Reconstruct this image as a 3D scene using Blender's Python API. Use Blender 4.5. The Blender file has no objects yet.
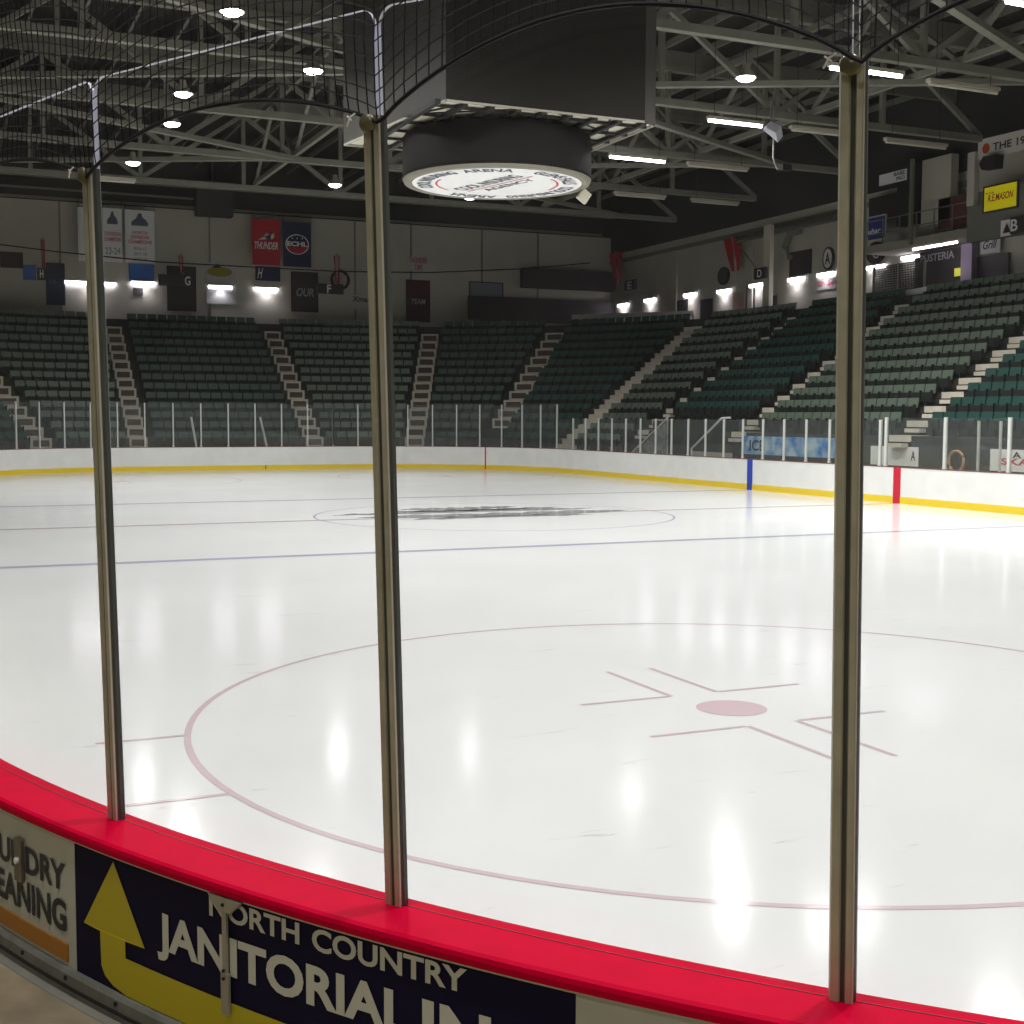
import bpy, math, random
from mathutils import Vector, Matrix
random.seed(7)
PI = math.pi
SC = bpy.context.scene
COL = SC.collection

# ------------------------------------------------------------------ camera
F, CX, CY = 1291.1, 512.0, 512.0
PITCH, ROLL, YAW = -.0732, .0037, -.4156
CAM = Vector((-30.3472, 12.9051, 2.5034))
dv = Vector((math.cos(YAW)*math.cos(PITCH), math.sin(YAW)*math.cos(PITCH), math.sin(PITCH)))
rv = Vector((math.sin(YAW), -math.cos(YAW), 0)); uv = rv.cross(dv)
rr = rv*math.cos(ROLL)+uv*math.sin(ROLL); uu = -rv*math.sin(ROLL)+uv*math.cos(ROLL)
cd = bpy.data.cameras.new('camera'); cam = bpy.data.objects.new('camera', cd); COL.objects.link(cam)
cd.sensor_width = 36; cd.lens = 36*F/1024; cd.clip_start = .05; cd.clip_end = 400
M = Matrix.Identity(4)
for i in range(3):
    M[i][0] = rr[i]; M[i][1] = uu[i]; M[i][2] = -dv[i]; M[i][3] = CAM[i]
cam.matrix_world = M
SC.camera = cam
def ray(x, y): return dv*F + rr*(x-CX) - uu*(y-CY)
def at(x, y, axis, v):
    """world point seen at a pixel on the plane axis = v"""
    w = ray(x, y); i = 'XYZ'.index(axis); t = (v-CAM[i])/w[i]
    return CAM + w*t
def proj(P):
    v = Vector(P)-CAM; z = v.dot(dv)
    return (CX+F*v.dot(rr)/z, CY-F*v.dot(uu)/z, z)

# ------------------------------------------------------------------ view
SC.view_settings.view_transform = 'Standard'; SC.view_settings.look = 'None'
SC.view_settings.gamma = 1; SC.view_settings.use_curve_mapping = False
SC.view_settings.exposure = 0.0
SC.cycles.transparent_max_bounces = 24
SC.cycles.max_bounces = 8; SC.cycles.diffuse_bounces = 4
SC.cycles.sample_clamp_indirect = 4.0
SC.cycles.use_denoising = True
wd = bpy.data.worlds.new('world'); SC.world = wd; wd.use_nodes = True
wd.node_tree.nodes['Background'].inputs[0].default_value = (.6, .65, .6, 1)
wd.node_tree.nodes['Background'].inputs[1].default_value = .01

# ------------------------------------------------------------------ materials
def srgb(r, g, b):
    f = lambda c: (c/255/12.92) if c/255 <= .04045 else ((c/255+.055)/1.055)**2.4
    return (f(r), f(g), f(b), 1)
MATS = {}
def mat(name, c, rough=.6, metal=0, emit=0, vary=0, scale=3, spec=None, ecol=None):
    if name in MATS: return MATS[name]
    m = bpy.data.materials.new(name); m.use_nodes = True; nt = m.node_tree; b = nt.nodes['Principled BSDF']
    if len(c) == 3: c = (*c, 1)
    b.inputs['Base Color'].default_value = c; b.inputs['Roughness'].default_value = rough; b.inputs['Metallic'].default_value = metal
    if spec is not None: b.inputs['Specular IOR Level'].default_value = spec
    if emit:
        b.inputs['Emission Color'].default_value = ecol or c; b.inputs['Emission Strength'].default_value = emit
    if vary:
        tc = nt.nodes.new('ShaderNodeTexCoord'); n = nt.nodes.new('ShaderNodeTexNoise'); n.inputs['Scale'].default_value = scale
        n.inputs['Detail'].default_value = 6
        r = nt.nodes.new('ShaderNodeMapRange'); r.inputs['From Min'].default_value = .3; r.inputs['From Max'].default_value = .7
        r.inputs['To Min'].default_value = 1-vary; r.inputs['To Max'].default_value = 1+vary
        mx = nt.nodes.new('ShaderNodeVectorMath'); mx.operation = 'SCALE'; mx.inputs[0].default_value = c[:3]
        L = nt.links; L.new(tc.outputs['Object'], n.inputs['Vector']); L.new(n.outputs['Fac'], r.inputs['Value'])
        L.new(r.outputs[0], mx.inputs['Scale']); L.new(mx.outputs[0], b.inputs['Base Color'])
    MATS[name] = m; return m

def ice_mat():
    m = bpy.data.materials.new('ice'); m.use_nodes = True; nt = m.node_tree; L = nt.links; b = nt.nodes['Principled BSDF']
    tc = nt.nodes.new('ShaderNodeTexCoord')
    n = nt.nodes.new('ShaderNodeTexNoise'); n.inputs['Scale'].default_value = .35; n.inputs['Detail'].default_value = 5
    r = nt.nodes.new('ShaderNodeMapRange'); r.inputs['From Min'].default_value = .3; r.inputs['From Max'].default_value = .7
    r.inputs['To Min'].default_value = .94; r.inputs['To Max'].default_value = 1.0
    # skate scratches: sparse thin streaks
    mp = nt.nodes.new('ShaderNodeMapping'); mp.inputs['Scale'].default_value = (5, .9, 1); mp.inputs['Rotation'].default_value = (0, 0, .6)
    n2 = nt.nodes.new('ShaderNodeTexNoise'); n2.inputs['Scale'].default_value = 1.6; n2.inputs['Detail'].default_value = 12; n2.inputs['Roughness'].default_value = .7; n2.inputs['Distortion'].default_value = .8
    r2 = nt.nodes.new('ShaderNodeMapRange'); r2.inputs['From Min'].default_value = .63; r2.inputs['From Max'].default_value = .70
    r2.inputs['To Min'].default_value = 1; r2.inputs['To Max'].default_value = .72
    mu = nt.nodes.new('ShaderNodeMath'); mu.operation = 'MULTIPLY'
    vs = nt.nodes.new('ShaderNodeVectorMath'); vs.operation = 'SCALE'; vs.inputs[0].default_value = (.765, .775, .775)
    L.new(tc.outputs['Object'], n.inputs['Vector']); L.new(n.outputs['Fac'], r.inputs['Value'])
    L.new(tc.outputs['Object'], mp.inputs['Vector']); L.new(mp.outputs[0], n2.inputs['Vector']); L.new(n2.outputs['Fac'], r2.inputs['Value'])
    L.new(r.outputs[0], mu.inputs[0]); L.new(r2.outputs[0], mu.inputs[1]); L.new(mu.outputs[0], vs.inputs['Scale'])
    L.new(vs.outputs[0], b.inputs['Base Color'])
    b.inputs['Roughness'].default_value = .125; b.inputs['IOR'].default_value = 1.31
    b.inputs['Specular IOR Level'].default_value = .10
    return m
def glass_mat(name, tint, haze, hazecol, specks):
    m = bpy.data.materials.new(name); m.use_nodes = True; nt = m.node_tree; L = nt.links
    nt.nodes.remove(nt.nodes['Principled BSDF']); out = nt.nodes['Material Output']
    t = nt.nodes.new('ShaderNodeBsdfTransparent'); t.inputs[0].default_value = (*tint, 1)
    g = nt.nodes.new('ShaderNodeBsdfGlossy'); g.inputs['Roughness'].default_value = .02
    lw = nt.nodes.new('ShaderNodeLayerWeight'); pw_ = nt.nodes.new('ShaderNodeMath'); pw_.operation = 'POWER'; pw_.inputs[1].default_value = 5
    L.new(lw.outputs['Facing'], pw_.inputs[0]); fr = nt.nodes.new('ShaderNodeMapRange'); fr.inputs['To Min'].default_value = .018; fr.inputs['To Max'].default_value = .3; L.new(pw_.outputs[0], fr.inputs['Value'])
    m1 = nt.nodes.new('ShaderNodeMixShader'); L.new(fr.outputs[0], m1.inputs[0]); L.new(t.outputs[0], m1.inputs[1]); L.new(g.outputs[0], m1.inputs[2])
    d = nt.nodes.new('ShaderNodeBsdfDiffuse'); d.inputs[0].default_value = (*hazecol, 1)
    tc = nt.nodes.new('ShaderNodeTexCoord'); n = nt.nodes.new('ShaderNodeTexNoise'); n.inputs['Scale'].default_value = 3; n.inputs['Detail'].default_value = 8
    n.inputs['Distortion'].default_value = 1.5
    r = nt.nodes.new('ShaderNodeMapRange'); r.inputs['From Min'].default_value = .4; r.inputs['From Max'].default_value = .8; r.inputs['To Min'].default_value = haze; r.inputs['To Max'].default_value = haze*2.5
    v = nt.nodes.new('ShaderNodeTexVoronoi'); v.inputs['Scale'].default_value = 26
    r2 = nt.nodes.new('ShaderNodeMapRange'); r2.inputs['From Min'].default_value = .03; r2.inputs['From Max'].default_value = .055; r2.inputs['To Min'].default_value = specks; r2.inputs['To Max'].default_value = 0
    n3 = nt.nodes.new('ShaderNodeTexNoise'); n3.inputs['Scale'].default_value = 2.2
    r3 = nt.nodes.new('ShaderNodeMapRange'); r3.inputs['From Min'].default_value = .5; r3.inputs['From Max'].default_value = .65
    mu = nt.nodes.new('ShaderNodeMath'); mu.operation = 'MULTIPLY'
    ad = nt.nodes.new('ShaderNodeMath'); ad.operation = 'ADD'
    m2 = nt.nodes.new('ShaderNodeMixShader')
    for a, bb in ((tc.outputs['Object'], n.inputs['Vector']), (n.outputs['Fac'], r.inputs['Value']), (tc.outputs['Object'], v.inputs['Vector']),
                  (v.outputs['Distance'], r2.inputs['Value']), (tc.outputs['Object'], n3.inputs['Vector']), (n3.outputs['Fac'], r3.inputs['Value']),
                  (r2.outputs[0], mu.inputs[0]), (r3.outputs[0], mu.inputs[1]),
                  (r.outputs[0], ad.inputs[0]), (mu.outputs[0], ad.inputs[1]), (ad.outputs[0], m2.inputs[0]), (m1.outputs[0], m2.inputs[1]), (d.outputs[0], m2.inputs[2]), (m2.outputs[0], out.inputs[0])):
        L.new(a, bb)
    return m
M_ICE = ice_mat()
M_GLASS = glass_mat('near_glass', (.97, .98, .975), .009, (.6, .62, .66), .10)
M_FGLASS = glass_mat('far_glass', (.86, .88, .87), .03, (.55, .6, .6), 0)
M_EDGE = mat('glass_edge', (.62, .64, .78), .35)
M_BOARD = mat('board_white', (.84, .85, .83), .35, vary=.05, scale=2)
M_YEL = mat('kick_yellow', srgb(235, 205, 40), .4)
M_CAP = mat('cap_red', srgb(205, 0, 50), .6, spec=.04, vary=.05, scale=9)
M_CAPD = mat('cap_groove', srgb(120, 6, 34), .5)
M_RED = mat('line_red', srgb(205, 20, 50), .4)
M_BLUE = mat('line_blue', srgb(35, 65, 175), .4)
M_POST = mat('post_aluminium', (.42, .40, .28), .45, .25, vary=.12, scale=14)
M_POSTL = mat('post_pale', (.55, .52, .42), .4, .3)
M_POSTD = mat('post_groove', (.05, .055, .045), .5)
M_FPOST = mat('far_post', (.62, .64, .60), .5)
M_CONC = mat('concrete', (.34, .28, .18), .75, vary=.25, scale=5)
M_TIER = mat('tier', (.035, .037, .033), .85, vary=.2)
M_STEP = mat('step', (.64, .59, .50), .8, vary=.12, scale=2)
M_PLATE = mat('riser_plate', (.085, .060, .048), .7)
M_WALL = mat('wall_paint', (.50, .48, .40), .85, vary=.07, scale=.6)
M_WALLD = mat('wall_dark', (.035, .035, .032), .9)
M_STEEL = mat('steel', (.18, .18, .143), .6, .0, vary=.1)
M_DECK = mat('deck', (.020, .019, .015), .9, vary=.3, scale=.5)
M_BLACK = mat('black', (.012, .012, .012), .6)
M_BOX = mat('scoreboard_dark', (.019, .017, .014), .7, spec=.2)
M_BOX2 = mat('scoreboard_side', (.06, .058, .050), .6)
M_PUCK = mat('puck_black', (.009, .008, .008), .7, spec=.15)
M_WHITE = mat('white', (.80, .80, .78), .5)
M_PAPER = mat('sign_grey', (.50, .51, .43), .55, vary=.04, scale=8)
M_LET = mat('letter_grey', (.58, .585, .48), .55)
M_NAVY = mat('sign_navy', (.008, .006, .030), .7, spec=.15)
M_ARROW = mat('sign_yellow', srgb(190, 176, 8), .5)
M_ORANGE = mat('sign_orange', srgb(170, 112, 20), .5)
M_DARKTXT = mat('letter_dark', (.02, .02, .025), .6)
M_KICK = mat('kick_rail', (.17, .175, .15), .55, vary=.2, scale=12)
M_ROPE = mat('rope', (.006, .006, .008), .8)
M_NET = mat('net', (.008, .008, .008), .9)
M_LAMP = mat('lamp_lens', (1, 1, 1), .5, emit=30, ecol=(.93, .92, 1, 1))
M_TUBE = mat('tube_lit', (1, 1, 1), .5, emit=16, ecol=(.90, .86, 1, 1))
M_WLAMP = mat('wall_lamp_lit', (1, 1, 1), .5, emit=15, ecol=(.93, .87, 1, 1))
M_OFF = mat('tube_unlit', (.5, .47, .4), .5)
M_SEATL = mat('seat_grey_green', (.12, .165, .122), .5, vary=.12, scale=40)
M_SEATD = mat('seat_dark_teal', (.008, .060, .050), .5, vary=.12, scale=40)
M_SEATM = mat('seat_deep_green', (.028, .068, .046), .5, vary=.12, scale=40)

# ------------------------------------------------------------------ helpers
def tag(o, label=None, cat=None, group=None, kind=None):
    if label: o['label'] = label
    if cat: o['category'] = cat
    if group: o['group'] = group
    if kind: o['kind'] = kind
    return o
def empty(name, loc=(0, 0, 0), rz=0):
    o = bpy.data.objects.new(name, None); COL.objects.link(o); o.location = loc; o.rotation_euler = (0, 0, rz); return o
class MB:
    def __init__(s): s.v = []; s.f = []; s.m = []; s.mi = 0
    def add(s, vs, fs):
        n = len(s.v); s.v += [tuple(v) for v in vs]; s.f += [tuple(i+n for i in f) for f in fs]; s.m += [s.mi]*len(fs)
    def box(s, x0, y0, z0, x1, y1, z1, T=None):
        vs = [Vector(p) for p in ((x0, y0, z0), (x1, y0, z0), (x1, y1, z0), (x0, y1, z0), (x0, y0, z1), (x1, y0, z1), (x1, y1, z1), (x0, y1, z1))]
        if T: vs = [T@v for v in vs]
        s.add(vs, [(0, 3, 2, 1), (4, 5, 6, 7), (0, 1, 5, 4), (1, 2, 6, 5), (2, 3, 7, 6), (3, 0, 4, 7)])
    def bar(s, a, b, w, h=None):
        a = Vector(a); b = Vector(b); h = h or w; d = (b-a); L = d.length
        if L < 1e-6: return
        d /= L; up = Vector((0, 0, 1)) if abs(d.z) < .95 else Vector((1, 0, 0))
        sd = d.cross(up).normalized(); u2 = sd.cross(d)
        vs = [p+sd*(i*w/2)+u2*(j*h/2) for p in (a, b) for i, j in ((-1, -1), (1, -1), (1, 1), (-1, 1))]
        s.add(vs, [(0, 1, 2, 3), (7, 6, 5, 4), (0, 4, 5, 1), (1, 5, 6, 2), (2, 6, 7, 3), (3, 7, 4, 0)])
    def tube(s, pts, r, n=6):
        pts = [Vector(p) for p in pts]; vs = []; fs = []
        for k, p in enumerate(pts):
            d = (pts[min(k+1, len(pts)-1)]-pts[max(k-1, 0)]).normalized()
            up = Vector((0, 0, 1)) if abs(d.z) < .9 else Vector((1, 0, 0)); a = d.cross(up).normalized(); b = a.cross(d)
            vs += [p+a*(r*math.cos(2*PI*q/n))+b*(r*math.sin(2*PI*q/n)) for q in range(n)]
        for k in range(len(pts)-1):
            for q in range(n):
                fs.append((k*n+q, k*n+(q+1) % n, (k+1)*n+(q+1) % n, (k+1)*n+q))
        fs += [tuple(range(n))[::-1], tuple((len(pts)-1)*n+q for q in range(n))]
        s.add(vs, fs)
    def prism(s, poly, z0, z1, T=None, cap=True):
        n = len(poly); vs = [Vector((x, y, z)) for z in (z0, z1) for x, y in poly]
        if T: vs = [T@v for v in vs]
        fs = [(i, (i+1) % n, n+(i+1) % n, n+i) for i in range(n)]
        if cap: fs += [tuple(range(n))[::-1], tuple(range(n, 2*n))]
        s.add(vs, fs)
    def build(s, name, m, parent=None, smooth=False):
        me = bpy.data.meshes.new(name); me.from_pydata(s.v, [], s.f)
        ms = m if isinstance(m, (list, tuple)) else [m]
        for q in ms: me.materials.append(q)
        if len(ms) > 1: me.polygons.foreach_set('material_index', s.m)
        if smooth: me.polygons.foreach_set('use_smooth', [True]*len(s.f))
        me.update()
        o = bpy.data.objects.new(name, me); COL.objects.link(o)
        if parent: o.parent = parent
        return o
def text_data(body, bold=0, shear=0):
    """flat lettering as vertices and faces, scaled to a unit box 0..1"""
    cu = bpy.data.curves.new('t', 'FONT'); cu.body = body; cu.offset = bold; cu.shear = shear; cu.resolution_u = 4
    o = bpy.data.objects.new('t', cu); COL.objects.link(o); dg = bpy.context.evaluated_depsgraph_get()
    me = bpy.data.meshes.new_from_object(o.evaluated_get(dg))
    vs = [v.co.copy() for v in me.vertices]; fs = [tuple(p.vertices) for p in me.polygons]
    bpy.data.objects.remove(o); bpy.data.curves.remove(cu); bpy.data.meshes.remove(me)
    x0 = min(v.x for v in vs); x1 = max(v.x for v in vs); y0 = min(v.y for v in vs); y1 = max(v.y for v in vs)
    return [((v.x-x0)/(x1-x0), (v.y-y0)/(y1-y0)) for v in vs], fs
def lettering(name, body, fn, m, parent, bold=0, shear=0):
    vs, fs = text_data(body, bold, shear); b = MB(); b.add([fn(x, y) for x, y in vs], fs); return b.build(name, m, parent)

# ------------------------------------------------------------------ rink outline
HXF, HYR, RC = 30.3, 12.95, 8.53
CORN = [((21.77, -4.42), 8.53, -90, 0), ((21.77, 4.42), 8.53, 0, 90), ((-21.95, 4.42), 8.72, 90, 180), ((-21.95, -4.23), 8.72, 180, 270)]
def arc(c, r, a0, a1, n):
    return [(c[0]+r*math.cos(math.radians(a0+(a1-a0)*i/n)), c[1]+r*math.sin(math.radians(a0+(a1-a0)*i/n))) for i in range(n+1)]
def outline(off=0, n=24):
    p = []
    for c, r, a0, a1 in CORN: p += arc(c, r+off, a0, a1, n)
    return p
NC = (-21.95, 4.42)
def npt(ang, r, z): return Vector((NC[0]+r*math.cos(math.radians(ang)), NC[1]+r*math.sin(math.radians(ang)), z))
A0, A1 = 96.0, 166.0     # the near curved stretch of board, built on its own

# ice and its painted marks (under the frozen surface, so they move with it)
b = MB(); o_ = outline(.02, 32); b.add([(x, y, 0) for x, y in o_], [tuple(range(len(o_)))]); b.add([(x, y, -.15) for x, y in o_], [tuple(range(len(o_)))[::-1]])
n = len(o_); b.f += [(i, n+i, n+(i+1) % n, (i+1) % n) for i in range(n)]; b.m += [0]*n
ice = b.build('floor', M_ICE); tag(ice, kind='structure')
def paint(name, c):
    m = mat(name, c, .125, spec=.10); return m
P_RED = paint('paint_red', (.62, .50, .53)); P_REDC = paint('paint_spot', (.64, .50, .54)); P_BLUE = paint('paint_blue', (.46, .48, .58)); P_RL = paint('paint_centre', (.56, .48, .48)); P_GREY = paint('paint_grey', (.33, .33, .34)); P_GREYL = paint('paint_grey_light', (.50, .51, .51))
ZM = .002
def ring(name, cx, cy, r, w, m, a0=0, a1=360, n=96, z=ZM):
    b = MB(); k = n+1; vs = []
    for i in range(k):
        a = math.radians(a0+(a1-a0)*i/n)
        for q in (r-w/2, r+w/2): vs.append((cx+q*math.cos(a), cy+q*math.sin(a), z))
    b.add(vs, [(2*i, 2*i+1, 2*i+3, 2*i+2) for i in range(n)]); return b.build(name, m, ice)
def stripe(b, x0, y0, x1, y1, z=ZM+.0008): b.add([(x0, y0, z), (x1, y0, z), (x1, y1, z), (x0, y1, z)], [(0, 1, 2, 3)])
for X, nm, m in ((-7.62, 'blue_line', P_BLUE), (7.62, 'blue_line', P_BLUE), (0, 'centre_line', P_RL)):
    b = MB(); hw = .15 if X else .13; stripe(b, X-hw, -12.9, X+hw, 12.9); b.build(nm, m, ice)
b = MB(); stripe(b, 27.10, -11, 27.16, 11); b.build('goal_line', P_RED, ice)
def faceoff(cx, cy):
    ring('faceoff_circle', cx, cy, 4.57, .055, P_RED)
    b = MB()
    n = 40; b.add([(cx+.305*math.cos(2*PI*i/n), cy+.305*math.sin(2*PI*i/n), ZM) for i in range(n)], [tuple(range(n))]); b.build('faceoff_spot', P_REDC, ice)
    b = MB()
    for sx in (-1, 1):
        for sy in (-1, 1):
            x = cx+sx*.61; y = cy+sy*.24; w = .05
            stripe(b, min(x, x+sx*1.22), y-w/2, max(x, x+sx*1.22), y+w/2)
            stripe(b, x-w/2, min(y+sy*w/2, y+sy*.91), x+w/2, max(y+sy*w/2, y+sy*.91))
        for sy in (-1, 1):
            x = cx+sx*.86; y0 = cy+sy*4.50; y1 = cy+sy*5.18
            stripe(b, x-.025, min(y0, y1), x+.025, max(y0, y1))
    b.build('hash_marks', P_RED, ice)
faceoff(-21.03, 6.71); faceoff(-21.03, -6.71); faceoff(21.03, 6.71); faceoff(21.03, -6.71)
ring('centre_circle', 0, 0, 4.57, .06, P_BLUE)
# grey crest painted at centre ice in broken strokes
b = MB()
b.mi = 0
for k, (x0, y0, x1, y1) in enumerate([(-.1, -4.2, .95, 3.6), (1.0, -3.6, 1.8, 3.9), (1.9, -2.9, 2.45, 2.6), (-.9, -2.6, -.35, 2.7), (2.5, -1.9, 3.2, 1.7)]):
    n = 22; vs = []
    for i in range(n+1):
        t = i/n; y = y0+(y1-y0)*t; e = .12*math.sin(i*1.9+k)+.08*math.sin(i*4.1+k*2); q = min(1, 6*t, 6*(1-t))
        mid = (x0+x1)/2+.22*math.sin(t*PI)*(1 if k % 2 else -1); hw = (x1-x0)/2*q
        vs += [(mid-hw+e*.4, y, ZM+.0016), (mid+hw+e, y, ZM+.0016)]
    b.add(vs, [(2*i, 2*i+2, 2*i+3, 2*i+1) for i in range(n)])
b.build('centre_crest', P_GREY, ice)

# ------------------------------------------------------------------ far boards
def extr(b, path, z0, z1, r0fn, r1fn, closed=False):
    """wall strip between two offset outlines"""
    p0 = r0fn; p1 = r1fn; n = len(p0); vs = []
    for i in range(n): vs += [(*p0[i], z0), (*p0[i], z1), (*p1[i], z1), (*p1[i], z0)]
    fs = []
    for i in range(n-1):
        a = 4*i; c = 4*i+4
        fs += [(a, c, c+1, a+1), (a+1, c+1, c+2, a+2), (a+2, c+2, c+3, a+3), (a+3, c+3, c, a)]
    fs += [(0, 1, 2, 3), (4*n-1, 4*n-2, 4*n-3, 4*n-4)]
    b.add(vs, fs)
def rest(off, n=24):
    """outline from the end of the near stretch round the rink to its start (anticlockwise)"""
    p = arc(NC, 8.72+off, A1, 180, 4)+arc(CORN[3][0], 8.72+off, 180, 270, n)+arc(CORN[0][0], 8.53+off, -90, 0, n)+arc(CORN[1][0], 8.53+off, 0, 90, n)+arc(NC, 8.72+off, 90, A0, 3)
    return p
brd = empty('dasher_boards', (30.3, 0, 0)); brd_off = Vector((30.3, 0, 0))
tag(brd, 'long white dasher boards with yellow kick strip around the far side of the ice', 'rink boards')
def put(o, root):
    """parent while keeping world coordinates"""
    o.parent = root; o.matrix_parent_inverse = root.matrix_basis.inverted() if False else Matrix.Translation(-Vector(root.location)); return o
b = MB(); extr(b, None, 0, 1.06, rest(0), rest(.10)); put(b.build('board_panel', M_BOARD), brd)
b = MB(); extr(b, None, .0, .20, rest(-.014), rest(.0)); k_ = put(b.build('kick_strip', M_YEL), brd); k_['label'] = 'yellow kick strip'
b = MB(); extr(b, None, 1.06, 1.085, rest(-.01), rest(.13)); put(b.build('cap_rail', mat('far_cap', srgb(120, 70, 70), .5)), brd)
def side_mark(x, w, m, nm):
    b = MB(); b.box(x-w/2, -12.95, .0, x+w/2, -12.928, 1.07); put(b.build(nm, m), brd)
side_mark(7.62, .30, M_BLUE, 'blue_line_mark'); side_mark(0, .30, M_RED, 'centre_line_mark'); side_mark(-7.62, .3, M_BLUE, 'blue_line_mark')
for cx_, cy_, sg in ((21.77, -4.42, -1), (21.77, 4.42, 1)):
    a = math.acos((27.13-21.77)/8.53)*sg; T = Matrix.Translation((cx_, cy_, 0))@Matrix.Rotation(a, 4, 'Z')
    b = MB(); b.box(8.505, -.03, 0, 8.53, .03, 1.07, T); put(b.build('goal_line_mark', M_RED), brd)
# seams between the far board panels are small dark gate joints
for yy in (5.6, -1.1):
    b = MB(); b.box(30.27, yy-.02, .02, 30.284, yy+.02, .2); put(b.build('gate_joint', M_BLACK), brd)

# ------------------------------------------------------------------ near boards
nb = empty('dasher_boards', npt(124, 8.85, .47)); NBL = nb.location.copy()
tag(nb, 'curved near boards with red cap rail, painted adverts and grey kick rail', 'rink boards')
def nput(o): o.parent = nb; o.matrix_parent_inverse = Matrix.Translation(-NBL); return o
def strip(prof, a0=A0, a1=A1, n=70):
    """sweep a closed (r, z) profile round the near corner"""
    b = MB(); k = len(prof); vs = []
    for i in range(n+1):
        a = a0+(a1-a0)*i/n; vs += [npt(a, r, z) for r, z in prof]
    fs = [(i*k+j, i*k+(j+1) % k, (i+1)*k+(j+1) % k, (i+1)*k+j) for i in range(n) for j in range(k)]
    fs += [tuple(range(k))[::-1], tuple(n*k+j for j in range(k))]
    b.add(vs, fs); return b
nput(strip([(8.725, 0), (8.725, 1.05), (8.90, 1.05), (8.90, 0)]).build('board_core', M_BOARD))
c_ = nput(strip([(8.715, 1.045), (8.712, 1.066), (8.717, 1.073), (8.935, 1.073), (8.948, 1.067), (8.952, 1.055), (8.950, 1.040), (8.946, 1.034), (8.90, 1.034)]).build('cap_rail', M_CAP)); c_['label'] = 'bright red cap rail'
nput(strip([(8.764, 1.0725), (8.764, 1.0745), (8.768, 1.0745), (8.768, 1.0725)]).build('cap_groove', M_CAPD))
nput(strip([(8.90, .0), (8.90, .562), (8.945, .562), (8.955, .550), (8.955, .0)]).build('kick_rail', M_KICK))
nput(strip([(8.955, .3), (8.955, .478), (8.985, .474), (8.988, .468), (8.988, .3)]).build('floor_trim', mat('floor_trim', (.25, .25, .21), .6, vary=.1, scale=6)))
nput(strip([(8.90, .50), (8.90, .512), (8.959, .512), (8.959, .50)]).build('rail_lip', M_BLACK))
for i in range(14):
    b = MB(); p = npt(A0+2*i+.7, 8.957, .537); b.box(-.006, -.006, -.006, .006, .006, .006, Matrix.Translation(p)); nput(b.build('rail_bolt', M_BLACK))
def panel(name, a0, a1, m, label, z0=.562, z1=1.034):
    o = nput(strip([(8.90, z0), (8.90, z1), (8.93, z1), (8.93, z0)], a0, a1, max(4, int((a1-a0)*1.5))).build(name, m)); o['label'] = label; return o
pw = panel('advert_panel', A0, 114.9, M_PAPER, 'pale grey advert panel with dark lettering for laundry cleaning')
pn = panel('advert_panel', 114.91, 128.1, M_NAVY, 'navy advert panel with yellow arrow and pale lettering')
pb = panel('advert_panel', 128.11, A1, M_PAPER, 'blank grey panel')
nput(strip([(8.928, 1.024), (8.928, 1.031), (8.936, 1.031), (8.936, 1.024)]).build('panel_edge', M_LET))
def wrap(a0, a1, z0, z1, r=8.934):
    return lambda x, y: npt(a0+(a1-a0)*x, r, z0+(z1-z0)*y)
def ntext(body, a0, a1, z0, z1, m, parent, bold=0):
    o = lettering('lettering', body, wrap(a0, a1, z0, z1), m, parent, bold); o.matrix_parent_inverse = Matrix.Translation(-NBL) if parent is nb else Matrix.Identity(4)
    return o
ntext('LAUNDRY', 110.15, 114.52, .828, .930, M_DARKTXT, pw, .032)
ntext('CLEANING', 109.9, 114.53, .681, .797, M_DARKTXT, pw, .032)
o = strip([(8.930, .580), (8.930, .643), (8.936, .643), (8.936, .580)], 104, 114.57, 20).build('orange_bar', M_ORANGE, pw)
for nm, body, a0, a1, z0, z1, bo in (('l', 'NORTH', 119.70, 122.20, .950, 1.017, .016), ('l', 'COUNTRY', 122.52, 126.02, .948, 1.017, .016),
                                ('l', 'JANITORIAL', 118.02, 124.82, .742, .903, .022), ('l', 'INC', 125.08, 127.62, .742, .903, .022)):
    ntext(body, a0, a1, z0, z1, M_LET, pn, bo+.012)
b = MB()
def apoly(pts, r=8.934):
    b.add([npt(a, r, z) for a, z in pts], [tuple(range(len(pts)))])
apoly([(116.49, 1.012), (115.28, .753), (115.93, .750), (116.88, .753), (117.58, .757)])
apoly([(115.93, .752), (115.96, .63), (116.10, .60), (116.4, .578), (116.9, .565), (116.88, .753)])
vs = []
for i in range(17):
    a = 116.885+(128.0-116.885)*i/16; vs += [npt(a, 8.934, .565), npt(a, 8.934, .695)]
b.add(vs, [(2*i, 2*i+2, 2*i+3, 2*i+1) for i in range(16)])
o = b.build('arrow', M_ARROW, pn); o['label'] = 'yellow bent arrow pointing up'
# seam bracket where two panels meet
b = MB()
b.add([npt(119.78, 8.937, 1.03), npt(120.10, 8.937, .985), npt(120.42, 8.937, .985), npt(120.75, 8.937, 1.03), npt(119.78, 8.95, 1.03), npt(120.10, 8.95, .985), npt(120.42, 8.95, .985), npt(120.75, 8.95, 1.03)],
      [(0, 1, 2, 3), (7, 6, 5, 4), (0, 4, 5, 1), (1, 5, 6, 2), (2, 6, 7, 3), (3, 7, 4, 0)])
for z0, z1, w in ((.66, .79, .055), (.79, 1.0, .018)):
    T = Matrix.Translation(npt(120.23, 8.938, 0))@Matrix.Rotation(math.radians(120.23), 4, 'Z'); b.box(0, -w/2 if w < .05 else -.017, z0, .010, w/2 if w < .05 else .017, z1, T)
o = nput(b.build('seam_bracket', mat('bracket', (.34, .33, .25), .5, .3)))
T = Matrix.Translation(npt(120.23, 8.95, 0))@Matrix.Rotation(math.radians(120.23), 4, 'Z'); b = MB()
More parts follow.
